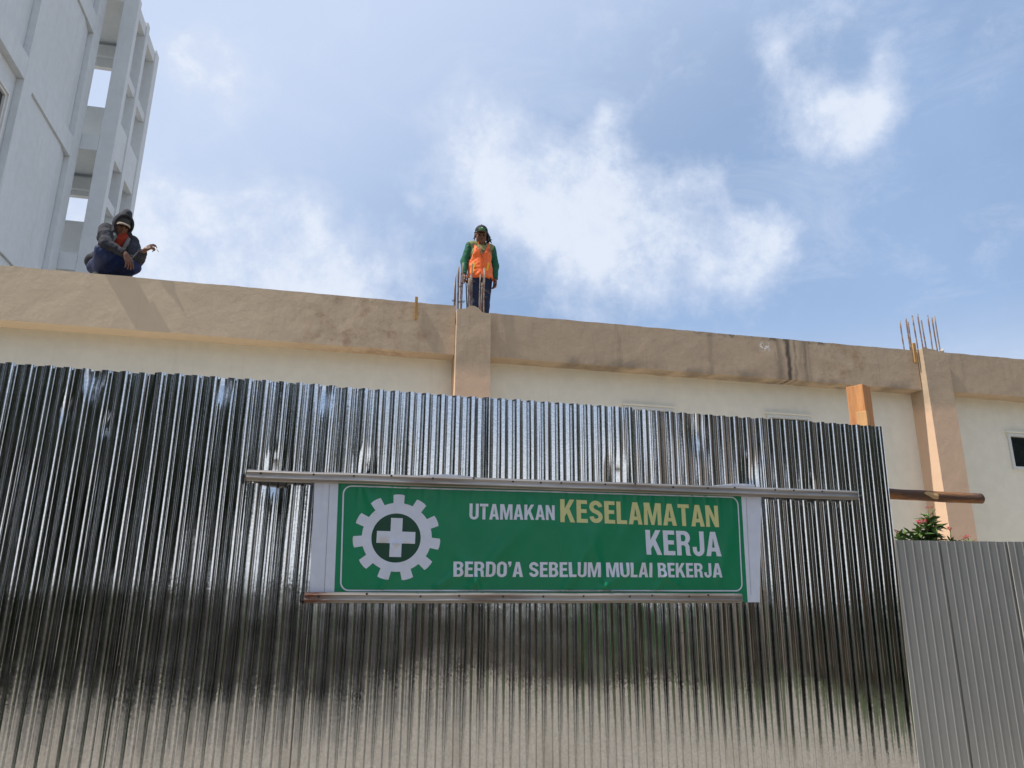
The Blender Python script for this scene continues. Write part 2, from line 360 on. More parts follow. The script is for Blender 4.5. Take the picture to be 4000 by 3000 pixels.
def slab_grid(x0, x1, y0, y1, z0, z1, step=.07, amp=.006, edge=.010, seed=0, ztop=None):
    """a plastered member: box whose faces are subdivided and given a trowelled, uneven surface"""
    bm = bmesh.new()
    nx = max(2, int((x1 - x0) / step)); nz = max(3, int((z1 - z0) / step)); ny = max(2, int((y1 - y0) / .1))
    pos = {}
    def V(i, j, k):
        key = (i, j, k)
        if key in pos: return pos[key]
        x = x0 + (x1 - x0) * i / nx; y = y0 + (y1 - y0) * j / ny; z = z0 + (z1 - z0) * k / nz
        q = Vector((x * 1.0 + seed * 3.1, y + seed, z))
        n1 = mnoise.noise(q * 3.2) * .6 + mnoise.noise(q * 8.0) * .35 + mnoise.noise(q * 19.0) * .2
        if j == 0: y += n1 * amp
        if k == nz:
            z += (mnoise.noise(q * 6 + Vector((9, 0, 0))) * .6 + mnoise.noise(q * 22) * .4) * edge
            if ztop: z += ztop(x, y)
        if k == 0: z += mnoise.noise(Vector((x * 2.3 + seed, 5, 1))) * edge * .9
        pos[key] = bm.verts.new((x, y, z)); return pos[key]
    for i in range(nx):
        for k in range(nz):
            bm.faces.new((V(i, 0, k), V(i + 1, 0, k), V(i + 1, 0, k + 1), V(i, 0, k + 1)))
        for j in range(ny):
            bm.faces.new((V(i, j, nz), V(i + 1, j, nz), V(i + 1, j + 1, nz), V(i, j + 1, nz)))
            bm.faces.new((V(i, j, 0), V(i, j + 1, 0), V(i + 1, j + 1, 0), V(i + 1, j, 0)))
    for k in range(nz):
        for j in range(ny):
            bm.faces.new((V(0, j, k), V(0, j, k + 1), V(0, j + 1, k + 1), V(0, j + 1, k)))
            bm.faces.new((V(nx, j, k), V(nx, j + 1, k), V(nx, j + 1, k + 1), V(nx, j, k + 1)))
    return bm

# ------------------------------------------------------------------ ground
gbm = bmesh.new(); g = 900
gv = [gbm.verts.new(p) for p in ((-g, -g, 0), (g, -g, 0), (g, g, 0), (-g, g, 0))]; gbm.faces.new(gv)
go = part('ground', gbm, M['ground']); go['kind'] = 'structure'

ybm = bmesh.new(); yv = [ybm.verts.new(W(BA, u, v, .004)) for u, v in ((-14, 4.6), (22, 4.6), (22, 13.1), (-14, 13.1))]; ybm.faces.new(yv)  # unseen pale sheet added to bounce sunlight onto the cream wall
yo = part('bounce_ground', ybm, mat('pale_bounce_ground', (.60, .56, .49), .9, var=.1, vscale=.6, bump=.2, bscale=10, spec=.1)); yo['kind'] = 'structure'
for u0, u1 in ((-15.3, -5.2), (8.6, 23.8)):  # dark ground patches added to darken the zinc's lower reflections
    vbm = bmesh.new(); vv = [vbm.verts.new(W(BA, u, v, .006)) for u, v in ((u0, -11.0), (u1, -11.0), (u1, 3.4), (u0, 3.4))]; vbm.faces.new(vv)
    vo = part('added_dark_verge', vbm, M['verge']); vo['kind'] = 'structure'
# ------------------------------------------------------------------ cream building
DV = 8.92
cb = thing('cream_building', BA, (2.0, DV + .25, 0), 'low cream building with tan roof beam and pillars behind the zinc fence', 'building')
WIN = [(3.49, 4.18, 3.62, 4.175), (5.545, 6.20, 3.62, 4.185), (9.40, 10.08, 3.60, 4.14)]
wb = bmesh.new()
y0, y1 = DV + .25, DV + .40
xs = [-9.0] + [e for w in WIN for e in (w[0], w[1])] + [15.0]
for i in range(0, len(xs) - 1):
    a, b = xs[i], xs[i + 1]
    if i % 2 == 0: box(wb, a, b, y0, y1, 0, 4.70)
    else:
        w = WIN[i // 2]; box(wb, a, b, y0, y1, 0, w[2]); box(wb, a, b, y0, y1, w[3], 4.70)
box(wb, -9.0, -8.85, y1, 12.8, 0, 4.70); box(wb, 14.85, 15.0, y1, 12.8, 0, 4.70); box(wb, -9, 15, 12.8, 12.95, 0, 4.70)
part('wall', wb, M['wall'], cb)
part('roof_slab', boxbm(-9, 15, DV + .255, 12.95, 4.72, 5.235), M['concrete'], cb)
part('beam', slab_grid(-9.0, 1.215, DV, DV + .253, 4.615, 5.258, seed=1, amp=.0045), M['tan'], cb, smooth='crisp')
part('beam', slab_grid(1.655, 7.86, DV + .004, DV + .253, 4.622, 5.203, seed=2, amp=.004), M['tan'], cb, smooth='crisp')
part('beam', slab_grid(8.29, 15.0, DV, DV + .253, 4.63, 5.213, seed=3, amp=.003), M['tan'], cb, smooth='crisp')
p1 = part('pillar', slab_grid(1.22, 1.648, DV - .10, DV + .252, 0, 5.19, step=.05, amp=.004, edge=.02, seed=4,
          ztop=lambda x, y: .055 * math.exp(-((x - 1.41) / .07) ** 2) - .035 * max(0, (x - 1.47) / .18) + random.uniform(-.012, .012)), M['tan'], cb, smooth='crisp')
p2 = part('pillar', slab_grid(7.875, 8.282, DV - .10, DV + .252, 0, 5.20, step=.05, amp=.003, edge=.015, seed=5,
          ztop=lambda x, y: .03 * math.exp(-((x - 7.93) / .05) ** 2) - .06 * max(0, (x - 8.1) / .18) + random.uniform(-.008, .008)), M['tan'], cb, smooth='crisp')
# rough broken concrete on the pillar heads
def rubble(x0, x1, n, seed, z):
    bm = bmesh.new(); rnd = random.Random(seed)
    for _ in range(n):
        c = Vector((rnd.uniform(x0, x1), DV + rnd.uniform(-.07, .22), z + rnd.uniform(-.02, .025))); s = rnd.uniform(.012, .035)
        r = bmesh.ops.create_icosphere(bm, subdivisions=1, radius=s, matrix=Matrix.Translation(c))
        for v in r['verts']: v.co += Vector((rnd.uniform(-1, 1), rnd.uniform(-1, 1), rnd.uniform(-1, 1))) * s * .35
    return bm
o = part('broken_concrete', rubble(1.25, 1.66, 46, 3, 5.175), M['concrete'], p1); o['kind'] = 'stuff'
o = part('broken_concrete', rubble(7.89, 8.27, 30, 4, 5.19), M['concrete'], p2); o['kind'] = 'stuff'
def rebar(x, y, zt, parent, r, seed, zb=5.0, lean=0.0):
    bm = bmesh.new(); rnd = random.Random(seed); pts = []; n = 7
    ph = rnd.uniform(0, 6)
    for i in range(n):
        t = i / (n - 1); pts.append((x + lean * (1 - t) + .004 * math.sin(ph + 4 * t), y + .004 * math.cos(ph + 3 * t), zb + (zt - zb) * t))
    tube(bm, pts, r, 8); return part('rebar', bm, M['rebar'], parent, smooth=True)
yf, yb = DV - .03, DV + .20
for i, (x, zt, y) in enumerate([(1.202, 5.623, yf + .12), (1.2155, 5.737, yb), (1.2408, 5.829, yf), (1.2545, 5.842, yf + .03), (1.2855, 5.761, yf + .05), (1.302, 5.906, yb),
                                (1.3846, 5.698, yf + .02), (1.4075, 5.746, yb), (1.4265, 5.903, yf + .04), (1.5325, 5.767, yf + .02), (1.5545, 5.654, yb), (1.577, 5.86, yb + .02), (1.5905, 5.864, yf)]):
    k = y / (DV + .10); rebar(x * k + .003, y, 1.6 + (zt - 1.6) * k, p1, .0088, i)
for i, (x, xb, zt) in enumerate([(7.741, 7.745, 5.693), (7.850, 7.842, 5.735), (7.874, 7.872, 5.682), (7.962, 7.976, 5.786), (8.059, 8.065, 5.823), (8.108, 8.118, 5.727), (8.226, 8.224, 5.818), (8.298, 8.299, 5.781), (8.344, 8.355, 5.809)]):
    k = 1 + .05 * (i % 3 - 1) / DV
    rebar(x * k + .003, DV + .10 + .05 * (i % 3 - 1), 1.6 + (zt - 1.6) * k, p2, .0095, 40 + i, lean=xb - x)
wbm = bmesh.new(); rnd = random.Random(5)
for x, y, z in ((1.20, yf + .12, 5.36), (1.255, yf, 5.30), (1.268, yf + .02, 5.52), (1.30, yf + .05, 5.58), (1.31, yf + .05, 5.33), (1.42, yf + .02, 5.36), (1.43, yf + .03, 5.61), (1.59, yf + .01, 5.40), (1.55, yf + .02, 5.55), (1.60, yf, 5.48)):
    for q in range(3):
        a0 = rnd.uniform(0, 6); rr = .017 + .004 * q
        tube(wbm, [(x + rr * math.cos(a0 + a * .9), y + rr * math.sin(a0 + a * .9), z + .004 * q + rnd.uniform(-.006, .006)) for a in range(7)], .002, 4)
    tube(wbm, [(x, y - .018, z), (x + rnd.uniform(-.03, .03), y - .035, z - rnd.uniform(.01, .05))], .002, 4)
o = part('tie_wire', wbm, M['wire'], p1); o['kind'] = 'stuff'
for x0, x1, z0, z1 in WIN:
    fb = bmesh.new(); t = .045; ya, yb2 = DV + .225, DV + .33
    box(fb, x0, x1, ya, yb2, z1 - t, z1 + .0, .004); box(fb, x0, x1, ya, yb2, z0, z0 + t, .004)
    box(fb, x0, x0 + t, ya, yb2, z0 + t, z1 - t, .004); box(fb, x1 - t, x1, ya, yb2, z0 + t, z1 - t, .004)
    f = part('window', fb, M['frame'], cb)
    part('pane', boxbm(x0 + t, x1 - t, DV + .285, DV + .297, z0 + t, z1 - t), M['glass'], f)
    part('lintel_strip', boxbm(x0 - .02, x1 + .02, DV + .21, DV + .249, z1 + .002, z1 + .022, bev=.003), M['wall'], f)

# offcuts of lath nailed to the beam, a lump on the edge
def lath(name, pts, label, w=.04):
    (xa, za), (xb, zb) = pts; d = DV - .022
    bm = boxbm(-w / 2, w / 2, d - .012, d + .012, 0, za - zb, bev=.003)
    ang = math.atan2(xa - xb, za - zb)
    bmesh.ops.rotate(bm, verts=bm.verts, cent=(0, d, 0), matrix=Matrix.Rotation(ang, 3, 'Y'))
    bmesh.ops.translate(bm, verts=bm.verts, vec=(xb, 0, zb))
    t = part(name, bm, M['lath']); t.rotation_euler = (0, 0, BA)
    c = Vector((xb, d, zb))
    for v in t.data.vertices: v.co -= c
    t.location = W(BA, *c); props(t, label, 'wooden lath', 'laths nailed to the roof beam'); return t
lath('wooden_lath', ((.718, 5.322), (.722, 5.03)), 'short brown wooden lath nailed to the beam left of the rebar and orange-vested man', .036)
lath('wooden_lath', ((7.812, 5.303), (7.808, 5.015)), 'short yellowish wooden lath on the beam beside the right-hand pillar', .046)
bm = bmesh.new(); r = bmesh.ops.create_icosphere(bm, subdivisions=2, radius=.024)
for v in r['verts']: v.co = Vector((v.co.x * 1.3, v.co.y, v.co.z * .7)) + Vector((1, 1, 1)) * mnoise.noise(v.co * 60) * .008
o = part('concrete_lump', bm, M['concrete']); o.location = W(BA, 2.245, DV + .08, 5.215); props(o, 'small grey concrete lump on the beam edge right of the first pillar', 'rubble')

# ------------------------------------------------------------------ white building on the left
wbld = thing('white_building', BA, (-10.0, 16.0, 0), 'tall white concrete building with a windowless panelled side and open stair tower', 'building')
ZT = 20.5
def wpart(name, bm, m=None, parent=None): return part(name, bm, m or M['white'], parent or wbld)
WV0, WV1, WZ0, WZ1 = 13.7, 15.08, 10.1, 11.5       # window opening on the side wall
bm = bmesh.new()
for a, b, z0, z1 in ((13.2, WV0, 0, ZT), (WV1, 18.15, 0, ZT), (WV0, WV1, 0, WZ0), (WV0, WV1, WZ1, ZT)): box(bm, -7.35, -7.15, a, b, z0, z1)
box(bm, -17, -7.35, 13.2, 13.4, 0, ZT); box(bm, -17, -16.8, 13.4, 18.4, 0, ZT); box(bm, -17, -7.151, 18.4, 18.598, 0, ZT)
wpart('wall', bm)
wpart('roof', boxbm(-16.79, -7.36, 13.41, 18.39, ZT - .5, ZT - .2), M['concrete'])
wpart('pilaster', boxbm(-7.149, -7.0, 15.27, 15.70, 0, ZT, bev=.012))
wpart('pilaster', boxbm(-7.149, -7.0, 18.17, 18.60, 0, ZT, bev=.012))
for z in (8.38, 12.02, 15.60):
    wpart('side_beam', boxbm(-7.149, -7.004, 15.703, 18.167, z, z + .52, bev=.006))
    wpart('side_beam', boxbm(-7.149, -7.004, 13.2, 15.267, z + .0, z + .52, bev=.006))
# panel above each beam steps back only slightly
for z0, z1 in ((0.3, 8.37), (8.91, 12.01), (12.55, 15.59), (16.13, 20.3)):
    pbm = bmesh.new(); pr = [(15.705, -7.149), (15.705, -7.055), (17.66, -7.055), (18.16, -7.135), (18.16, -7.149)]
    lo_ = [pbm.verts.new((u, v, z0)) for v, u in pr]; hi_ = [pbm.verts.new((u, v, z1)) for v, u in pr]
    for q in range(5): pbm.faces.new((lo_[q], lo_[(q + 1) % 5], hi_[(q + 1) % 5], hi_[q]))
    pbm.faces.new(lo_); pbm.faces.new(hi_[::-1]); wpart('wall_panel', pbm)
fb = bmesh.new()
for d, e in ((0, -7.10), (.06, -7.13)):
    a, b, z0, z1 = WV0 + d, WV1 - d, WZ0 + d, WZ1 - d
    box(fb, -7.2, e, a, b, z1 - .055, z1); box(fb, -7.2, e, a, b, z0, z0 + .055); box(fb, -7.2, e, a, a + .055, z0 + .056, z1 - .056); box(fb, -7.2, e, b - .055, b, z0 + .056, z1 - .056)
wf = wpart('window', fb, M['frame']); wpart('pane', boxbm(-7.19, -7.18, WV0 + .12, WV1 - .12, WZ0 + .12, WZ1 - .12), M['glass'], wf)
# stair tower: corner column, fins, slabs, back wall with openings
TF, TB, TX = 18.61, 21.0, -6.23
wpart('column', boxbm(-6.60, TX, TF, TF + .22, 0, 17.28, bev=.01))
wpart('column', boxbm(-6.62, TX, 19.56, 19.78, 0, 17.30, bev=.01))
wpart('column', boxbm(-6.62, TX, 20.66, 20.99, 0, 17.26, bev=.01))
xi = TX - .035
for z in (16.84, 12.50, 8.9, 5.3):
    h = .33 if z > 16 else 1.08
    wpart('lintel', boxbm(xi - .16, xi, TF + .222, 19.558, z, z + h)); wpart('lintel', boxbm(xi - .16, xi, 19.782, 20.658, z, z + h))
for z in (14.81, 11.2, 7.6):
    wpart('transom', boxbm(xi - .14, xi - .002, TF + .222, 19.558, z, z + .24)); wpart('transom', boxbm(xi - .14, xi - .002, 19.782, 20.658, z, z + .24))
for z, zt in ((9.28, 9.72), (12.54, 12.98), (17.08, 17.25), (5.6, 6.04)):
    wpart('front_beam', boxbm(-7.14, -6.602, TF + .002, TF + .20, z, zt))
    wpart('floor_slab', boxbm(-9.6, TX - .20, TF + .203, 20.64, zt - .14, zt - .01))
for zb, zs in ((15.01, 16.36), (11.46, 12.22), (7.85, 8.6)):
    pass
bm = bmesh.new(); by0, by1 = 20.50, 20.655
segs = [(0, 7.85), (8.55, 11.46), (12.22, 15.01), (16.33, 17.07)]
for z0, z1 in segs: box(bm, -9.6, -6.76, by0, by1, z0, z1)
for z0, z1 in ((7.85, 8.55), (11.46, 12.22), (15.01, 16.33)): box(bm, -9.6, -8.9, by0, by1, z0, z1); box(bm, -6.95, -6.76, by0, by1, z0, z1)
wpart('back_wall', bm)
for z in (16.62, 12.36): wpart('back_beam', boxbm(-9.6, -6.76, by0 - .12, by0 - .002, z, z + .36))

# ------------------------------------------------------------------ zinc fence
FD = 3.60
zf = thing('zinc_fence', FA, (.4, FD, 0), 'shiny corrugated galvanised zinc fence carrying the green banner', 'fence')
PITCH_R = .0755
def profile_pts():
    c = [(0, 0), (.0075, 0), (.0160, .0019), (.0255, .0165), (.0370, .0158), (.0385, .0158), (.0500, .0165), (.0595, .0019), (.0680, 0), (.0755, 0)]
    out = []
    for i, (x, y) in enumerate(c):
        if i in (0, len(c) - 1): out.append((x, y)); continue
        p0, p, p1 = Vector(c[i - 1]), Vector((x, y)), Vector(c[i + 1])
        r = (0, .0022, .0030, .0042, .0006, .0006, .0042, .0030, .0022)[i]
        a = p + (p0 - p).normalized() * r; b = p + (p1 - p).normalized() * r
        for t in (0, .33, .67, 1): q = a.lerp(p, t).lerp(p.lerp(b, t), t); out.append((q.x, q.y))
    return out
PROF = profile_pts()
DENTS = [(-.93, 2.36, .016, .007), (-1.1, 2.42, .02, .006), (1.45, 2.22, .05, .012), (2.2, 2.28, .04, .010), (1.9, 2.5, .05, .006),
         (-.45, 2.58, .03, .010), (.0, 2.58, .03, .008), (-1.0, 2.58, .035, .012), (2.55, 2.23, .03, .006), (.2, 2.2, .04, .010), (-.2, 2.17, .04, .012)]
def zinc_sheet(x0, idx):
    rnd = random.Random(100 + idx)
    n_r = 10; width = n_r * PITCH_R; tilt = rnd.uniform(-.003, .003); off = (idx % 2) * .002; dz = rnd.uniform(-.006, .006)
    zs = [.0 + 2.61 * i / 64 for i in range(65)]
    xs = []
    for k in range(n_r):
        for j, (x, y) in enumerate(PROF):
            if j == 0 and k: continue
            xs.append((k * PITCH_R + x, y, k))
    xs = [(-.024, .013, 0), (-.012, .008, 0)] + xs + [(width + .010, .004, n_r - 1), (width + .018, .012, n_r - 1)]
    rib = [rnd.uniform(-1, 1) for _ in range(n_r + 1)]; rib2 = [rnd.uniform(0, 6) for _ in range(n_r + 1)]
    verts = []; faces = []
    for i, z in enumerate(zs):
        for x, y, k in xs:
            f = x / PITCH_R - k
            tw = rib[k] * .0019 * (1 - f) + rib[min(k + 1, n_r)] * .0019 * f      # ribs are not all alike
            yy = y + off + tilt * (x - width / 2) + tw
            q = Vector((x * 2.2 + idx * 5, z * 1.5, idx))
            yy += mnoise.noise(q) * .004 + mnoise.noise(Vector((x * 13 + idx * 7, z * 1.1, 3.3))) * .0012
            yy += .0005 * math.sin(z * 4.0 + rib2[k]) * math.sin(math.pi * min(1, max(0, f)))
            X = x0 + x + mnoise.noise(Vector((idx * 3.7, z * .9, k * .35))) * .004
            X -= max(0, (x0 + x - 1.6) / 1.44) * .045 * max(-.2, (2.61 - z) / 1.75)
            for du, dzz, r, a in DENTS:
                d2 = ((X - du) / r) ** 2 + ((z - dzz) / (r * 1.8)) ** 2
                if d2 < 6: yy += a * math.exp(-d2)
            zz = z
            if i == len(zs) - 1: zz += dz + mnoise.noise(Vector((x * 30, idx, 0))) * .003
            if i == len(zs) - 2: zz += dz
            verts.append((X, FD - .012 + yy, zz))
    n = len(xs)
    for i in range(len(zs) - 1):
        for j in range(n - 1): faces.append((i * n + j, i * n + j + 1, (i + 1) * n + j + 1, (i + 1) * n + j))
    me = bpy.data.meshes.new('metal_sheet')
    b = Vector(zf['base']); me.from_pydata([(Vector(v) - b)[:] for v in verts], [], faces)
    for p in me.polygons: p.use_smooth = True
    return mesh_obj('metal_sheet', me, M['zinc'], zf)
for k in range(8): zinc_sheet(3.040 - .755 * (k + 1), k)
def rot_box(name, cx, cy, z0, z1, wx, wy, yaw, m, parent, bev=.004):
    bm = bmesh.new(); box(bm, -wx / 2, wx / 2, -wy / 2, wy / 2, z0, z1, bev)
    bmesh.ops.subdivide_edges(bm, edges=[e for e in bm.edges if e.calc_length() > .3], cuts=10, use_grid_fill=True)
    for v in bm.verts: v.co += Vector((mnoise.noise(v.co * 9), mnoise.noise(v.co * 9 + Vector((5, 0, 0))), 0)) * .003
    bmesh.ops.rotate(bm, verts=bm.verts, cent=(0, 0, 0), matrix=Matrix.Rotation(yaw, 3, 'Z'))
    bmesh.ops.translate(bm, verts=bm.verts, vec=(cx, cy, 0)); return part(name, bm, m, parent)
rot_box('timber_post', 3.073, 3.775, 0, 2.895, .100, .100, R_(27), M['timber'], zf)
rot_box('timber_brace', 2.998, 3.672, 2.2, 2.712, .034, .060, R_(27), M['timber_pale'], zf)
# round timber rail running out behind the right end of the fence
bm = bmesh.new(); rings = []; nseg = 26
for i in range(nseg + 1):
    t = i / nseg; x = 2.3 + (3.868 - 2.3) * t; zc = 2.268 - .004 * t; rr = .0285 * (1 + .10 * mnoise.noise(Vector((x * 4, 2, 0))))
    ring = []
    for k in range(12):
        a = 2 * math.pi * k / 12; q = Vector((x * 6, math.cos(a) * 1.2, math.sin(a) * 1.2))
        sq = 1.0 + .10 * abs(math.cos(2 * a)); r2 = rr * sq * (1 + .12 * mnoise.noise(q))
        ring.append(bm.verts.new((x + (.008 * math.cos(a) if i == nseg else 0), 3.80 + r2 * math.cos(a), zc + r2 * math.sin(a))))
    rings.append(ring)
for i in range(nseg):
    for k in range(12): bm.faces.new((rings[i][k], rings[i][(k + 1) % 12], rings[i + 1][(k + 1) % 12], rings[i + 1][k]))
bm.faces.new(rings[-1])
rail = part('timber_rail', bm, M['log'], zf, smooth=True)
def cut_patch(x0, x1, name):
    bm = bmesh.new(); n = 14; c = Vector(((x0 + x1) / 2, 3.768, 2.264))
    vs = []
    for k in range(n):
        a = 2 * math.pi * k / n; dx = (x1 - x0) / 2 * math.cos(a); dz = .022 * math.sin(a)
        vs.append(bm.verts.new((c.x + dx * (1 + .25 * math.sin(3 * a)) + dz * -1.1, 3.8 - .034 + .25 * abs(dz), c.z + dz)))
    ce = bm.verts.new((c.x, 3.764, c.z))
    for k in range(n): bm.faces.new((vs[k], vs[(k + 1) % n], ce))
    part(name, bm, M['cutwood'], rail)
cut_patch(3.445, 3.530, 'cut_facet')

# ------------------------------------------------------------------ banner
BD = 3.560
def wave(u, z):
    """relief of the stretched vinyl, towards the viewer negative"""
    w = .0045 * mnoise.noise(Vector((u * 2.1, z * 2.4, 1.7)))
    for cx, cz, ang, ln, am, sg in ((.30, 1.70, 1.0, .18, .007, .020), (.55, 1.70, .6, .30, .008, .026), (.70, 1.70, .85, .40, .009, .030), (.74, 1.70, 2.2, .20, .006, .020), (1.15, 1.70, 1.0, .42, .010, .034), (1.33, 1.70, .55, .35, .009, .026),
                                    (1.36, 1.70, 1.9, .25, .007, .018), (1.62, 1.71, .9, .22, .006, .022), (1.72, 1.73, 2.6, .22, .006, .018), (1.95, 1.75, 1.2, .3, .005, .03), (.95, 2.12, -.8, .25, .005, .024), (1.6, 2.13, -2.3, .25, .005, .022), (.2, 2.12, -1.1, .2, .004, .02)):
        dx, dz = u - cx, z - cz; s = dx * math.cos(ang) + dz * math.sin(ang); t = -dx * math.sin(ang) + dz * math.cos(ang)
        if -.05 < s < ln * 1.6: w -= 1.25 * am * math.exp(-(t / (sg * (.5 + 1.4 * max(0, s) / ln))) ** 2) * math.exp(-(max(0, s) / ln) ** 2) * (1 if s > 0 else math.exp(-(s / .02) ** 2))
    k = max(0, (z - 1.98) / .16); w -= .0022 * k * max(0, math.cos(2 * math.pi * (u - 3.04) / PITCH_R)) ** 3
    return w
def bpt(u, z, off=0.0): return (u, BD + wave(u, z) - off, z)
bn = thing('safety_banner', FA, (1.1, BD, 1.65), 'green and white safety banner with gear emblem hung on the zinc fence', 'banner')
QL = lambda t: (-.010 - .016 * t, 1.652 + .500 * t); 
def edge_u(lo, hi, z): return lo + (hi - lo) * (z - 1.65) / .5
def zlim(u): return 1.634 + .012 * (u / 2.1) , 2.172 + .034 * (u / 2.1)
def cloth_strip(name, ul, ur, m, nx, nz=44, zlo=None):
    bm = bmesh.new(); g = []
    for j in range(nz + 1):
        row = []
        for i in range(nx + 1):
            s = i / nx; t = j / nz; um = .5 * (edge_u(*ul, 1.9) * (1 - s) + edge_u(*ur, 1.9) * s)
            z0, z1 = zlim(edge_u(*ul, 1.9) * (1 - s) + edge_u(*ur, 1.9) * s); z = z0 + (z1 - z0) * t
            u = edge_u(*ul, z) * (1 - s) + edge_u(*ur, z) * s
            p = Vector(bpt(u, z))
            over = max(0, z - z1 + .045) / .045          # top hem bulges loosely above the batten
            z += over * .012 * mnoise.noise(Vector((u * 3.1, 8, 2))) * 1.6
            row.append(bm.verts.new((p.x, p.y - over * .012 * max(0, mnoise.noise(Vector((u * 4, 3, 3))) + .2), z)))
        g.append(row)
    for j in range(nz):
        for i in range(nx): bm.faces.new((g[j][i], g[j][i + 1], g[j + 1][i + 1], g[j + 1][i]))
    return part(name, bm, m, bn, smooth=True)
GL, GR = (.095, .079), (2.105, 2.112)
cloth_strip('green_field', GL, GR, M['green'], 300, 60)
cloth_strip('white_margin', (-.010, -.026), GL, M['bwhite'], 16)
hem = bmesh.new(); hg = []
for j in range(7):
    row = []
    for i in range(221):
        u = .0 + 2.19 * i / 220; z0 = zlim(u)[1] - .004; lift = max(0, mnoise.noise(Vector((u * 2.6, 8, 2))) * .9 + .22)
        z = z0 + (.012 + .026 * lift) * j / 6
        row.append(hem.verts.new((u, BD + wave(u, z0) - .001 - .012 * lift * math.sin(j / 6 * 1.8), z)))
    hg.append(row)
for j in range(6):
    for i in range(220): hem.faces.new((hg[j][i], hg[j][i + 1], hg[j + 1][i + 1], hg[j + 1][i]))
part('top_hem', hem, M['bwhite'], bn, smooth=True)
cloth_strip('white_margin', GR, (2.172, 2.226), M['bwhite'], 16)
def print_loops(name, loops, m, off, parent=bn):
    """flat print: polygon with holes laid on the banner's relief"""
    vecs = [[Vector((p[0], p[1], 0)) for p in lp] for lp in loops]
    tris = tessellate_polygon(vecs); flat = [v for lp in vecs for v in lp]
    bm = bmesh.new(); vs = [bm.verts.new(v) for v in flat]
    for t in tris:
        try: bm.faces.new([vs[i] for i in t])
        except ValueError: pass
    for _ in range(5):
        es = [e for e in bm.edges if e.calc_length() > .022]
        if not es: break
        bmesh.ops.subdivide_edges(bm, edges=es, cuts=1)
    bmesh.ops.triangulate(bm, faces=bm.faces)
    for v in bm.verts: v.co = Vector(bpt(v.co.x, v.co.y, off))
    for f in bm.faces:
        if f.normal.y > 0: f.normal_flip()
    return part(name, bm, m, parent, smooth=True)
def arc(cx, cy, rx, ry, a0, a1, n=10): return [(cx + rx * math.cos(R_(a0 + (a1 - a0) * i / n)), cy + ry * math.sin(R_(a0 + (a1 - a0) * i / n))) for i in range(n + 1)]
def s_glyph():
    c = arc(.31, .70, .205, .205, 5, 180, 14) + [(.125, .63), (.20, .545), (.31, .50), (.42, .45), (.495, .37)] + arc(.31, .30, .205, .205, 0, -178, 14)
    c = [Vector(p) for p in c]; hw = .095; L_, R2 = [], []
    for i, p in enumerate(c):
        t = (c[min(i + 1, len(c) - 1)] - c[max(i - 1, 0)]).normalized(); n = Vector((-t.y, t.x)); L_.append(p + n * hw); R2.append(p - n * hw)
    return .62, [[tuple(p) for p in L_ + R2[::-1]]]
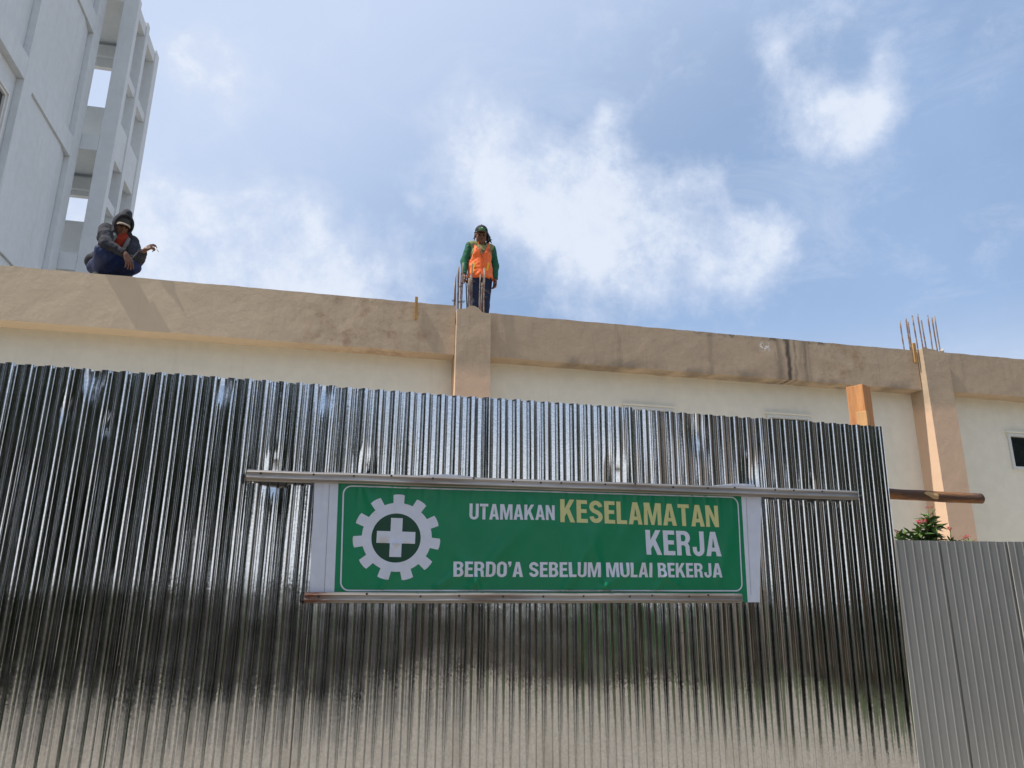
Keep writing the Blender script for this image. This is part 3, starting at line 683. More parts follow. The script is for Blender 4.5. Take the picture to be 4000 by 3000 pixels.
GLY = {
 'U': (.62, [[(0, 1), (0, .26)] + arc(.31, .26, .31, .27, 180, 360, 12) + [(.62, 1), (.42, 1), (.42, .26)] + arc(.31, .26, .11, .11, 360, 180, 8) + [(.20, 1)]]),
 'T': (.56, [[(0, 1), (0, .83), (.18, .83), (.18, 0), (.38, 0), (.38, .83), (.56, .83), (.56, 1)]]),
 'A': (.66, [[(0, 0), (.215, 1), (.445, 1), (.66, 0), (.455, 0), (.42, .19), (.24, .19), (.205, 0)], [(.272, .35), (.388, .35), (.33, .74)]]),
 'M': (.84, [[(0, 0), (0, 1), (.27, 1), (.42, .36), (.57, 1), (.84, 1), (.84, 0), (.655, 0), (.655, .68), (.49, 0), (.35, 0), (.185, .68), (.185, 0)]]),
 'K': (.67, [[(0, 0), (0, 1), (.2, 1), (.2, .59), (.43, 1), (.65, 1), (.42, .60), (.67, 0), (.46, 0), (.295, .40), (.2, .24), (.2, 0)]]),
 'N': (.64, [[(0, 0), (0, 1), (.21, 1), (.45, .42), (.45, 1), (.64, 1), (.64, 0), (.44, 0), (.19, .60), (.19, 0)]]),
 'E': (.50, [[(0, 0), (0, 1), (.49, 1), (.49, .83), (.2, .83), (.2, .60), (.46, .60), (.46, .43), (.2, .43), (.2, .17), (.50, .17), (.50, 0)]]),
 'L': (.48, [[(0, 0), (0, 1), (.2, 1), (.2, .17), (.48, .17), (.48, 0)]]),
 'S': s_glyph(),
 'R': (.63, [[(0, 0), (0, 1), (.34, 1)] + arc(.34, .725, .26, .275, 90, -55, 10) + [(.56, .38), (.58, .08), (.63, 0), (.42, 0), (.39, .10), (.375, .36), (.31, .41), (.2, .41), (.2, 0)], [(.2, .84), (.2, .57), (.31, .57)] + arc(.31, .705, .09, .135, -90, 90, 8)]),
 'J': (.52, [[(.32, 1), (.32, .27)] + arc(.25, .25, .07, .09, 0, -180, 8) + [(.18, .36), (0, .36), (0, .26)] + arc(.26, .26, .26, .275, 180, 360, 12) + [(.52, 1)]]),
 'B': (.61, [[(0, 0), (0, 1), (.33, 1)] + arc(.33, .755, .25, .245, 90, -50, 9) + [(.545, .50)] + arc(.33, .27, .275, .27, 42, -90, 9), [(.2, .84), (.2, .60), (.30, .60)] + arc(.30, .72, .085, .12, -90, 90, 7), [(.2, .44), (.2, .16), (.30, .16)] + arc(.30, .30, .10, .14, -90, 90, 7)]),
 'D': (.62, [[(0, 0), (0, 1), (.28, 1)] + arc(.28, .66, .34, .34, 90, 0, 8) + arc(.28, .34, .34, .34, 0, -90, 8), [(.2, .83), (.2, .17), (.28, .17)] + arc(.28, .32, .13, .15, -90, 0, 5) + arc(.28, .68, .13, .15, 0, 90, 5)]),
 'O': (.63, [arc(.315, .71, .315, .305, 180, 0, 12) + arc(.315, .29, .315, .305, 0, -180, 12), arc(.315, .70, .112, .14, 180, 0, 8) + arc(.315, .30, .112, .14, 0, -180, 8)]),
 'I': (.20, [[(0, 0), (0, 1), (.2, 1), (.2, 0)]]),
 "'": (.20, [[(.0, 1.02), (.2, 1.02), (.2, .86), (.15, .70), (.04, .66), (.09, .80), (0, .82)]]),
}
def text_line(txt, ul, ur, zl0, zl1, zr0, zr1, m, wordgap=.26):
    gap = .075; x = 0; items = []
    for ch in txt:
        if ch == ' ': x += wordgap; continue
        w, lp = GLY[ch]; items.append((ch, x, lp)); x += w + gap
    tot = x - gap
    for ch, x0, lps in items:
        loops = []
        for lp in lps:
            q = []
            for a, b in lp:
                s = (x0 + a) / tot; lo = zl0 + (zr0 - zl0) * s; hi = zl1 + (zr1 - zl1) * s
                q.append((ul + (ur - ul) * s, lo + (hi - lo) * b))
            loops.append(q)
        print_loops('letter', loops, m, .0016)
text_line('UTAMAKAN', .687, 1.103, 2.005, 2.079, 2.015, 2.086, M['bwhite'])
text_line('KESELAMATAN', 1.131, 1.973, 2.007, 2.117, 2.010, 2.118, M['byellow'])
text_line('KERJA', 1.569, 1.975, 1.864, 1.984, 1.866, 1.986, M['bwhite'])
text_line("BERDO'A SEBELUM MULAI BEKERJA", .618, 1.972, 1.743, 1.811, 1.763, 1.832, M['bwhite'], .30)
GX, GZ = .356, 1.914
def gear_outline():
    pts = []; n = 11
    for k in range(n):
        a = 90 + 360 / n * k
        for da, r in ((-16.37, .158), (-8.8, .158), (-7.6, .196), (-3.8, .198), (0, .198), (3.8, .198), (7.6, .196), (8.8, .158), (12.5, .158)): pts.append((GX + r * math.cos(R_(a + da)), GZ + r * .975 * math.sin(R_(a + da))))
    return pts
circ = lambda r, n=48: [(GX - .004 + r * math.cos(2 * math.pi * k / n), GZ - .004 + r * .985 * math.sin(2 * math.pi * k / n)) for k in range(n)]
print_loops('gear_emblem', [gear_outline(), circ(.1115)], M['bwhite'], .0016)
print_loops('emblem_disc', [circ(.1110)], M['dkgreen'], .0014)
h, l = .0265, .087
cx, cz = GX - .005, GZ - .002
print_loops('cross', [[(cx - h, cz - l), (cx + h, cz - l), (cx + h, cz - h), (cx + l, cz - h), (cx + l, cz + h), (cx + h, cz + h), (cx + h, cz + l), (cx - h, cz + l), (cx - h, cz + h), (cx - l, cz + h), (cx - l, cz - h), (cx - h, cz - h)]], M['bwhite'], .0026)
def rrect(ins, r):
    def P(u, z): return (u, z)
    c = [(.1165 + ins, 1.674 + ins), (2.0825 - ins, 1.697 + ins), (2.0925 - ins, 2.168 - ins), (.101 + ins, 2.139 - ins)]
    out = []
    for (u, z), a0, sx, sz in ((c[0], 180, 1, 1), (c[1], 270, -1, 1), (c[2], 0, -1, -1), (c[3], 90, 1, -1)): out += arc(u + sx * r, z + sz * r, r, r, a0, a0 + 90, 8)
    # long sides get in-between points so the line follows the relief
    res = []
    for i, p in enumerate(out):
        q = out[(i + 1) % len(out)]; n = max(1, int(math.hypot(q[0] - p[0], q[1] - p[1]) / .03))
        for k in range(n): res.append((p[0] + (q[0] - p[0]) * k / n, p[1] + (q[1] - p[1]) * k / n))
    return res
ro, ri = rrect(0, .040), rrect(.0062, .034)
print_loops('border_line', [ro, ri], M['bwhite'], .0016)
print_loops('hem_seam', [[(.052, 1.655), (.0535, 1.655), (.041, 2.14), (.0395, 2.14)]], M['hem'], .0012)
print_loops('hem_seam', [[(2.1245, 1.68), (2.126, 1.68), (2.139, 2.168), (2.1375, 2.168)]], M['hem'], .0012)

# light steel battens that clamp the banner
def batten(u0, u1, z0, z1, h, m, label, crush):
    bt = thing('steel_batten', FA, (u0, BD - .012, z0), label, 'metal batten', 'steel battens clamping the banner')
    pr = [(.010, .54), (-.004, .52), (-.006, .42), (-.022, .34), (-.0245, .26), (-.0225, .14), (-.0215, .0), (-.0225, -.14), (-.0245, -.26), (-.022, -.34), (-.006, -.44), (-.004, -.53), (.010, -.55)]
    pr2 = [(y + .0025 + (.004 if abs(z) < .3 else 0), z * .93) for y, z in pr]
    loop = pr + pr2[::-1]; bm = bmesh.new(); n = 90; rings = []
    for i in range(n + 1):
        t = i / n; u = u0 + (u1 - u0) * t; zc = z0 + (z1 - z0) * t + .0018 * mnoise.noise(Vector((u * 3, 1, 4)))
        f = 1 - crush * max(0, (t - .985) / .015) * .5; ring = []
        for k, (y, z) in enumerate(loop):
            du = .010 * abs(z) * (1 if i == n else 0)
            ring.append(bm.verts.new((u + du, BD - .008 + y * f + .0012 * mnoise.noise(Vector((u * 6, z * 3, 9))), zc + z * h * (1 - .12 * (1 - f)))))
        rings.append(ring)
    m_ = len(loop)
    for i in range(n):
        for k in range(m_): bm.faces.new((rings[i][k], rings[i][(k + 1) % m_], rings[i + 1][(k + 1) % m_], rings[i + 1][k]))
    bm.faces.new(rings[0]); bm.faces.new(rings[-1][::-1])
    body = part('channel', bm, m, bt)
    rnd = random.Random(int(u1 * 100)); u = u0 + .06; i = 0
    while u < u1 - .02:
        zc = z0 + (z1 - z0) * (u - u0) / (u1 - u0) + rnd.uniform(.10, .26) * h * (1 if rnd.random() < .8 else 1.6)
        sb = bmesh.new(); bmesh.ops.create_cone(sb, cap_ends=True, segments=8, radius1=.0052, radius2=.0036, depth=.006, matrix=Matrix.Translation((u, BD - .0335, zc)) @ Matrix.Rotation(R_(90), 4, 'X'))
        part('screw', sb, M['screw'], bt); u += rnd.uniform(.10, .24); i += 1
    return bt
batten(-.318, 2.80, 2.163, 2.206, .046, M['batten'], 'longer dull steel batten screwed along the top edge of the banner', 1)
batten(-.030, 2.063, 1.645, 1.666, .042, M['batten_rust'], 'shorter steel batten with rusty left end along the bottom of the banner', 1)

# ------------------------------------------------------------------ grey sheet fence at right
GD = 6.64
gf = thing('grey_fence', GA, (5.2, GD, 0), 'lower matt grey corrugated metal fence at the right beyond the shiny one', 'fence')
def grey_sheet(x0, n_r, yaw, off):
    P = .079; prof = [(0, 0), (.054, .0), (.058, -.0045), (.066, -.0045), (.071, .0)]
    xs = [(k * P + x, y) for k in range(n_r) for x, y in prof] + [(n_r * P + .012, .0)]
    verts = []; faces = []; zs = [2.226 * i / 16 for i in range(17)]
    for z in zs:
        for x, y in xs:
            yy = y + off + math.tan(yaw) * (x - n_r * P / 2) + .004 * mnoise.noise(Vector((x * 2 + x0, z * 1.1, 0)))
            verts.append((x0 + x, GD + yy, z + (.004 * mnoise.noise(Vector((x * 9 + x0, 1, 1))) if z == zs[-1] else 0)))
    n = len(xs)
    for i in range(len(zs) - 1):
        for j in range(n - 1): faces.append((i * n + j, i * n + j + 1, (i + 1) * n + j + 1, (i + 1) * n + j))
    me = bpy.data.meshes.new('metal_sheet'); b = Vector(gf['base']); me.from_pydata([(Vector(v) - b)[:] for v in verts], [], faces)
    mesh_obj('metal_sheet', me, M['greysheet'], gf)
x = 4.443 - .632
for i in range(6): grey_sheet(x + .632 * i, 8, R_((.5, 1.2, 2.2, -1.0, 1.0, .5)[i]), (.0, -.006, -.014, .0, -.006, 0)[i])

# ------------------------------------------------------------------ red-flowered plants behind the grey fence
def leaf_mesh():
    vs = [(0, 0, 0), (.25, .13, .03), (.55, .15, .02), (.85, .07, -.03), (1, 0, -.09), (.85, -.07, -.03), (.55, -.15, .02), (.25, -.13, .03), (.28, 0, -.012), (.6, 0, -.022), (.85, 0, -.055)]
    fs = [(0, 1, 8), (1, 2, 9, 8), (2, 3, 10, 9), (3, 4, 10), (0, 8, 7), (8, 9, 6, 7), (9, 10, 5, 6), (10, 4, 5)]
    out = []
    for nm in ('leaf', 'leaf_lt'):
        me = bpy.data.meshes.new('leaf'); me.from_pydata(vs, [], fs); me.materials.append(M[nm])
        for p in me.polygons: p.use_smooth = True
        out.append(me)
    return out
LEAF = leaf_mesh()
def flower_mesh():
    bm = bmesh.new(); rnd = random.Random(3)
    for k in range(16):
        a = rnd.uniform(0, 6.28); e = rnd.uniform(.0, 1.3); d = Vector((math.cos(a) * math.cos(e), math.sin(a) * math.cos(e), math.sin(e)))
        c = d * rnd.uniform(.45, 1.0); s = d.orthogonal().normalized() * .23; t = d.cross(s).normalized() * .23
        for q in range(4):
            b = 1.57 * q; v = s * math.cos(b) + t * math.sin(b); w = s * math.cos(b + 1.2) + t * math.sin(b + 1.2)
            bm.faces.new([bm.verts.new(c), bm.verts.new(c + v * 1.2 + d * .1), bm.verts.new(c + w * 1.0 + d * .06)])
        tube(bm, [(0, 0, -.15), c * .98], .025, 3, cap=False)
    me = bpy.data.meshes.new('flower_head'); bm.to_mesh(me); bm.free(); me.materials.append(M['petal']); return me
FLOWER = flower_mesh()
PD = GD + .40
PG = 'red-flowered plants behind the grey fence'
def plant(label, u, v, stems, seed):
    """stems: list of (u_top, z_top, z_leaf_from, flower radius or 0, spread)"""
    rnd = random.Random(seed)
    root = thing('flowering_plant', GA, (u, v, 0), label, 'plant', PG)
    for ut, zt, zl, fr, sp, ln in stems:
        bm = bmesh.new(); n = 9; pts = [(u + (ut - u) * (i / n) ** 1.3 + .012 * math.sin(i * 1.7 + seed), v + .01 * math.sin(i + seed), zt * i / n) for i in range(n + 1)]
        tube(bm, pts, [.011 - .007 * i / n for i in range(n + 1)], 6); part('stem', bm, M['stem'], root, smooth=True)
        if fr:
            f = bpy.data.objects.new('flower_head', FLOWER); COL.objects.link(f); f.parent = root
            f.location = Vector((ut, v + .01, zt)) - Vector(root['base']); f.scale = (fr, fr, fr * .8); f.rotation_euler = (rnd.uniform(-.4, .4), rnd.uniform(-.4, .4), rnd.uniform(0, 6))
        zz = zl
        top = zt - (.04 if fr else 0) - (.10 if fr and sp < .1 else 0)
        a = rnd.uniform(0, 6)
        while zz < top:
            t = (zz / zt); x = u + (ut - u) * t ** 1.3
            for q in range(3):
                l = bpy.data.objects.new('leaf', LEAF[1 if rnd.random() < .28 or zz > top - .05 else 0]); COL.objects.link(l); l.parent = root
                l.location = Vector((x, v, zz)) - Vector(root['base']); k = ln * rnd.uniform(.9, 1.45) * (.75 if zz > top - .04 else 1); l.scale = (k, k, k)
                l.rotation_euler = (rnd.uniform(-.5, .5), rnd.uniform(-.55, .55) - (.45 if zz > top - .05 else 0), a + q * 2.09 + rnd.uniform(-.3, .3))
            a += 1.1; zz += rnd.uniform(.020, .034)
    return root
plant('leafy plant with one red flower tight against the shiny fence end', 4.36, PD, [(4.300, 2.335, 2.05, .030, .2, .115), (4.37, 2.345, 2.05, 0, .2, .12), (4.43, 2.33, 2.10, 0, .2, .11), (4.47, 2.29, 2.10, 0, .2, .10)], 1)
plant('tallest bushy plant with two long red blooms on top', 4.66, PD + .05, [(4.675, 2.525, 2.02, 0, .2, .125), (4.655, 2.47, 2.05, 0, .2, .12), (4.70, 2.46, 2.05, 0, .2, .115), (4.676, 2.578, 2.40, .024, .05, .08), (4.722, 2.584, 2.42, .020, .05, .07)], 2)
plant('plant with a pair of broad pink-red flower heads left of the tallest', 4.56, PD + .02, [(4.555, 2.432, 2.05, .045, .2, .11), (4.612, 2.437, 2.10, .040, .2, .10), (4.56, 2.298, 2.00, .036, .2, .10), (4.52, 2.36, 2.05, 0, .2, .115)], 3)
plant('thin plant holding a single red flower on a bare stalk', 4.83, PD, [(4.832, 2.374, 2.20, .034, .05, .08), (4.815, 2.270, 2.10, 0, .2, .09)], 4)
plant('low plant with a red flower just clearing the grey fence', 4.95, PD, [(4.905, 2.275, 2.05, 0, .2, .10), (5.000, 2.296, 2.05, .036, .2, .08)], 5)

# ------------------------------------------------------------------ people: smooth-blended distance fields meshed by surface nets
_lat = np.random.RandomState(5).rand(32, 32, 32).astype(np.float32)
def vnoise(P, s):
    q = P * s + 100.0; i = np.floor(q).astype(int); f = (q - i).astype(np.float32); f = f * f * (3 - 2 * f); i &= 31; j = (i + 1) & 31
    L_ = lambda a, b, c: _lat[a, b, c]
    x0, y0, z0, x1, y1, z1 = i[..., 0], i[..., 1], i[..., 2], j[..., 0], j[..., 1], j[..., 2]
    fx, fy, fz = f[..., 0], f[..., 1], f[..., 2]
    a = L_(x0, y0, z0) * (1 - fx) + L_(x1, y0, z0) * fx; b = L_(x0, y1, z0) * (1 - fx) + L_(x1, y1, z0) * fx
    c = L_(x0, y0, z1) * (1 - fx) + L_(x1, y0, z1) * fx; d = L_(x0, y1, z1) * (1 - fx) + L_(x1, y1, z1) * fx
    return (a * (1 - fy) + b * fy) * (1 - fz) + (c * (1 - fy) + d * fy) * fz - .5
def rotm(rx=0, ry=0, rz=0): return np.array((Matrix.Rotation(rz, 3, 'Z') @ Matrix.Rotation(ry, 3, 'Y') @ Matrix.Rotation(rx, 3, 'X')))
def cap(a, b, ra, rb=None, k=.02, sub=False): return dict(t='cap', a=np.array(a, float), b=np.array(b, float), ra=ra, rb=ra if rb is None else rb, k=k, sub=sub)
def ell(c, r, rot=None, k=.02, sub=False): return dict(t='ell', c=np.array(c, float), r=np.array(r, float), R=np.eye(3) if rot is None else rot, k=k, sub=sub)
def chain(pts, rads, k=.02): return [cap(pts[i], pts[i + 1], rads[i], rads[i + 1], k) for i in range(len(pts) - 1)]
def prim_d(p, P):
    if p['t'] == 'cap':
        ab = p['b'] - p['a']; t = np.clip(((P - p['a']) @ ab) / max(ab @ ab, 1e-9), 0, 1)
        return np.linalg.norm(P - (p['a'] + t[..., None] * ab), axis=-1) - (p['ra'] + (p['rb'] - p['ra']) * t)
    q = (P - p['c']) @ p['R']; k0 = np.linalg.norm(q / p['r'], axis=-1); k1 = np.linalg.norm(q / p['r'] ** 2, axis=-1)
    return k0 * (k0 - 1) / np.maximum(k1, 1e-6)
def bbox(p, m):
    if p['t'] == 'cap': return np.minimum(p['a'] - p['ra'], p['b'] - p['rb']) - m, np.maximum(p['a'] + p['ra'], p['b'] + p['rb']) + m
    e = np.abs(p['R']) @ p['r']; return p['c'] - e - m, p['c'] + e + m
def sdf_mesh(name, prims, h, m, parent, folds=None, clip=None, shell=None, post=None):
    """prims -> one watertight smooth mesh; folds=(amplitude, scale, stretch); clip(P)->distance cut away where positive"""
    add = [p for p in prims if not p['sub']]
    lo = np.min([bbox(p, .03)[0] for p in add], axis=0); hi = np.max([bbox(p, .03)[1] for p in add], axis=0)
    n = np.ceil((hi - lo) / h).astype(int) + 1; D = np.full(n, .5)
    ax = [lo[i] + h * np.arange(n[i]) for i in range(3)]
    for p in prims:
        mg = p['k'] + .03; a, b = bbox(p, mg)
        i0 = np.clip(np.floor((a - lo) / h).astype(int), 0, n); i1 = np.clip(np.ceil((b - lo) / h).astype(int) + 1, 0, n)
        if (i1 <= i0).any(): continue
        sl = tuple(slice(i0[q], i1[q]) for q in range(3))
        P = np.stack(np.meshgrid(*[ax[q][sl[q]] for q in range(3)], indexing='ij'), -1)
        d = prim_d(p, P); o = D[sl]; k = p['k']
        if p['sub']:
            d = -d; hh = np.clip(.5 - .5 * (o - d) / k, 0, 1); D[sl] = o * (1 - hh) + d * hh + k * hh * (1 - hh)
        else:
            hh = np.clip(.5 + .5 * (d - o) / k, 0, 1); D[sl] = o * hh + d * (1 - hh) - k * hh * (1 - hh)
    if folds or clip:
        band = np.abs(D) < .06; idx = np.argwhere(band); P = lo + idx * h; dv = D[band]
        if folds:
            for amp, sc, st in folds: dv = dv + amp * 2 * vnoise(P * np.array(st), sc)
        if clip: dv = np.maximum(dv, clip(P))
        D[band] = dv
        if clip:
            rest = (~band) & (D < 0); idx = np.argwhere(rest); D[rest] = np.maximum(D[rest], clip(lo + idx * h))
    if shell: pass
    S = D < 0
    c = np.zeros(np.array(S.shape) - 1, int)
    for dx in (0, 1):
        for dy in (0, 1):
            for dz in (0, 1): c += S[dx:S.shape[0] - 1 + dx, dy:S.shape[1] - 1 + dy, dz:S.shape[2] - 1 + dz]
    act = (c > 0) & (c < 8); cells = np.argwhere(act); vid = np.full(act.shape, -1); vid[act] = np.arange(len(cells))
    acc = np.zeros((len(cells), 3)); cnt = np.zeros(len(cells))
    cn = [(x, y, z) for x in (0, 1) for y in (0, 1) for z in (0, 1)]
    for a in range(8):
        for b in range(a + 1, 8):
            if sum(abs(cn[a][i] - cn[b][i]) for i in range(3)) != 1: continue
            A = cells + cn[a]; B = cells + cn[b]; da = D[tuple(A.T)]; db = D[tuple(B.T)]; mk = (da < 0) != (db < 0)
            t = np.where(mk, da / np.where(mk, da - db, 1), 0); acc += np.where(mk[:, None], A + (B - A) * t[:, None], 0); cnt += mk
    V = lo + h * acc / cnt[:, None]
    faces = []
    for axs in range(3):
        u, v = (axs + 1) % 3, (axs + 2) % 3
        a = [slice(None)] * 3; b = [slice(None)] * 3; a[axs] = slice(0, -1); b[axs] = slice(1, None)
        s0, s1 = S[tuple(a)], S[tuple(b)]; e = np.argwhere(s0 != s1)
        ok = (e[:, u] > 0) & (e[:, v] > 0) & (e[:, u] < S.shape[u] - 1) & (e[:, v] < S.shape[v] - 1); e = e[ok]
        if not len(e): continue
        eu = np.zeros(3, int); eu[u] = 1; ev = np.zeros(3, int); ev[v] = 1
        q = np.stack([vid[tuple((e - eu - ev).T)], vid[tuple((e - ev).T)], vid[tuple(e.T)], vid[tuple((e - eu).T)]], 1)
        fl = S[tuple(e.T)]; q[~fl] = q[~fl][:, ::-1]; faces.append(q)
    F_ = np.concatenate(faces)
    if post: V = post(V)
    me = bpy.data.meshes.new(name); me.from_pydata(V.tolist(), [], F_.tolist())
    for p in me.polygons: p.use_smooth = True
    return mesh_obj(name, me, m, parent)

def hand(wrist, palm_dir, finger_dir, across, thumb_side, curl, s=1.0, spread=.0):
    """five separate fingers on a palm. across: unit vector from index to little finger; palm_dir: way the palm faces"""
    w = np.array(wrist, float); f = np.array(finger_dir, float); f /= np.linalg.norm(f); ac = np.array(across, float); ac -= f * (ac @ f); ac /= np.linalg.norm(ac)
    pn = np.array(palm_dir, float); pn -= f * (pn @ f) + ac * (pn @ ac); pn /= np.linalg.norm(pn); out = []
    kn = w + f * .085 * s
    out += [cap(w, w + f * .02 * s, .023 * s, .024 * s, .012)]
    for q in (-.030, -.010, .010, .029): out.append(cap(w + f * .015 * s + ac * q * .6 * s, kn + ac * q * s - f * .006 * s, .0135 * s, .0115 * s, .014))
    L_ = (.040, .045, .042, .033)
    for i, q in enumerate((-.031, -.0105, .0105, .030)):
        a = kn + ac * q * s; d = f + ac * spread * (q / .03); ang = 0; pts = [a]
        for j in range(3):
            ang += curl[i][j] if isinstance(curl[i], (list, tuple)) else curl[i]
            dd = f * math.cos(ang) + pn * math.sin(ang) + ac * spread * (q / .03); dd /= np.linalg.norm(dd)
            pts.append(pts[-1] + dd * L_[i] * s * (1, .66, .5)[j])
        out += chain(pts, [.0095 * s, .0085 * s, .0078 * s, .0065 * s], .004)
    t0 = w + f * .025 * s - ac * .020 * s; t1 = t0 + (f * .6 - ac * .75 + pn * .35) * .035 * s; t2 = t1 + (f * .85 - ac * .1 + pn * .5) * .032 * s; t3 = t2 + (f * .8 + ac * .25 + pn * .5) * .024 * s
    out += chain([t0, t1, t2, t3], [.014 * s, .011 * s, .0095 * s, .0075 * s], .008)
    return out

def head(c, R, s=1.0):
    """face looks along local -y, up is +z; c = centre of the skull"""
    def T(x, y, z): return c + R @ (np.array([x, y, z]) * s)
    E = lambda p, r, k=.012, sub=False, rt=None: ell(T(*p), np.array(r) * s, R if rt is None else R @ rt, k, sub)
    return [E((0, .012, .020), (.074, .092, .088), .02), E((0, -.020, -.045), (.058, .070, .070), .03), E((0, -.062, -.098), (.026, .024, .020), .025),
            E((.040, -.030, -.060), (.026, .045, .040), .02), E((-.040, -.030, -.060), (.026, .045, .040), .02),
            E((0, -.083, .012), (.046, .016, .011), .014), E((.037, -.068, -.026), (.022, .018, .015), .014), E((-.037, -.068, -.026), (.022, .018, .015), .014),
            E((.030, -.090, -.002), (.016, .013, .010), .010, True), E((-.030, -.090, -.002), (.016, .013, .010), .010, True),
            cap(T(0, -.088, .004), T(0, -.110, -.032), .0085 * s, .0125 * s, .010), E((.011, -.100, -.036), (.009, .010, .007), .006), E((-.011, -.100, -.036), (.009, .010, .007), .006),
            E((0, -.088, -.064), (.022, .012, .0065), .006), E((0, -.086, -.075), (.019, .012, .0068), .005), E((0, -.100, -.0695), (.022, .008, .0016), .003, True),
            E((.076, .008, -.018), (.010, .020, .032), .006), E((-.076, .008, -.018), (.010, .020, .032), .006)]
def eyes(c, R, parent, s=1.0):
    for sx in (-1, 1):
        bm = bmesh.new(); bmesh.ops.create_uvsphere(bm, u_segments=10, v_segments=8, radius=.0115 * s)
        bmesh.ops.translate(bm, verts=bm.verts, vec=Vector((c + R @ (np.array([.030 * sx, -.0765, -.003]) * s)).tolist())); part('eye', bm, M['eye'], parent, smooth=True, shift=False)
def ball_cap(c, R, s, mcrown, mbrim, parent, brim_len=.075, brim_tilt=-.12, name='cap', droop=.02):
    T = lambda x, y, z: c + R @ (np.array([x, y, z]) * s)
    up = R @ np.array([0, 0, 1.0]); base = T(0, 0, .040)
    crown = sdf_mesh(name, [ell(T(0, .008, .040), np.array((.086, .102, .088)) * s, R, .01), ell(T(0, .008, .132), np.array((.008, .008, .005)) * s, R, .005)], .0045, mcrown, parent, folds=[(.0012, 30, (1, 1, 1))], clip=lambda P: -((P - base) @ up))
    bm = bmesh.new(); g = []
    for layer in (0, 1):
        rows = []
        for j in range(7):
            row = []
            for i in range(15):
                a = -1.15 + 2.3 * i / 14; r = j / 6
                x = .084 * math.sin(a); y = -.098 * math.cos(a) * .97 + .008 - r * brim_len * math.cos(a) ** .6 * (1 if abs(a) < 1.2 else 0)
                z = .044 + brim_tilt * r * brim_len - droop * (x / .084) ** 2 * (.35 + r) - layer * .0035
                row.append(bm.verts.new(T(x, y, z)))
            rows.append(row)
        g.append(rows)
    for l in (0, 1):
        for j in range(6):
            for i in range(14): bm.faces.new((g[l][j][i], g[l][j][i + 1], g[l][j + 1][i + 1], g[l][j + 1][i]))
    for i in range(14): bm.faces.new((g[0][6][i], g[0][6][i + 1], g[1][6][i + 1], g[1][6][i]))
    part('brim', bm, mbrim, crown, smooth=True, shift=False)
    return crown, T

# ---- the man standing in the orange vest
pb = (1.685, DV + 1.0, 5.238)
man = thing('person', BA, pb, 'standing man in orange safety vest and black cap looking down behind the rebar', 'person', rot=R_(8))
hR = rotm(R_(24), 0, 0) ; hR = rotm(0, 0, R_(-13)) @ hR
hc = np.array([-.012, -.055, 1.540])
sh_r, sh_l = np.array([-.165, .0, 1.365]), np.array([.172, .005, 1.375])
el_r, el_l = np.array([-.232, .02, 1.105]), np.array([.236, .03, 1.115])
wr_r, wr_l = np.array([-.250, -.055, .875]), np.array([.218, -.03, .885])
hip_r, hip_l = np.array([-.085, .02, .86]), np.array([.085, .02, .86])
kn_r, kn_l = np.array([-.085, -.005, .47]), np.array([.080, .0, .47]); an_r, an_l = np.array([-.088, .04, .085]), np.array([.086, .045, .085])
body = head(hc, hR, 1.08)
body += [cap([0, .0, 1.37], hc + np.array([0, .03, -.05]), .056, .050, .03), ell([0, .015, 1.24], (.150, .095, .17), None, .04), ell([0, .01, 1.00], (.125, .085, .16), None, .05), ell([0, .02, .88], (.140, .095, .09), None, .05)]
body += chain([sh_r, el_r, wr_r], [.046, .038, .026]) + chain([sh_l, el_l, wr_l], [.046, .038, .026]) + chain([np.array([-.05, .01, 1.39]), sh_r], [.04, .048], .03) + chain([np.array([.05, .01, 1.39]), sh_l], [.04, .048], .03)
body += chain([hip_r, kn_r, an_r], [.080, .052, .036]) + chain([hip_l, kn_l, an_l], [.080, .052, .036])
for a, sx in ((an_r, -1), (an_l, 1)): body += [cap(a + np.array([0, .02, -.045]), a + np.array([.02 * sx, -.15, -.055]), .034, .026)]
body += hand(wr_r + np.array([-.004, -.006, -.02]), (.75, .3, 0), (.02, -.22, -1), (.15, 1, -.2), 1, [1.0, 1.05, 1.05, 1.1])
body += hand(wr_l + np.array([-.003, -.008, -.02]), (-.9, .25, 0), (-.10, -.15, -1), (-.35, 1, -.1), 1, [[.25, .3, .25], [.3, .35, .25], [.4, .4, .3], [.5, .45, .3]], spread=.10)
sdf_mesh('body', body, .005, M['skin'], man)
eyes(hc, hR, man, 1.08)
torso = [ell([0, .012, 1.24], (.176, .118, .185), None, .05), ell([0, .012, 1.02], (.158, .112, .17), None, .06), ell([0, .015, .90], (.160, .116, .08), None, .05),
         cap([-.05, .01, 1.395], sh_r + np.array([.02, 0, .005]), .062, .066, .04), cap([.05, .01, 1.395], sh_l + np.array([-.02, 0, .005]), .062, .066, .04), cap([0, .006, 1.36], [0, -.004, 1.425], .068, .063, .03)]
neckhole = [cap([0, -.03, 1.405], hc + np.array([0, .01, -.03]), .057, .066, .008, True)]
shirt = sdf_mesh('shirt', torso + neckhole, .006, M['olive'], man, folds=[(.004, 16, (1, 1, .6)), (.002, 38, (1, 1, .7))], clip=lambda P: np.maximum(.845 - P[:, 2], -1))
for pts, nm in (((sh_r, el_r, wr_r), -1), ((sh_l, el_l, wr_l), 1)):
    a, b, c = pts; sl_ = chain([a + np.array([0, 0, .0]), b, c + (b - c) * .06], [.060, .053, .040], .03)
    sdf_mesh('sleeve', sl_, .0055, M['sleeve'], shirt, folds=[(.005, 15, (1.3, 1.3, .8)), (.0025, 40, (1, 1, 1))], clip=lambda P, c=c, b=b: -((P - (c + (b - c) * .03)) @ ((b - c) / np.linalg.norm(b - c))))
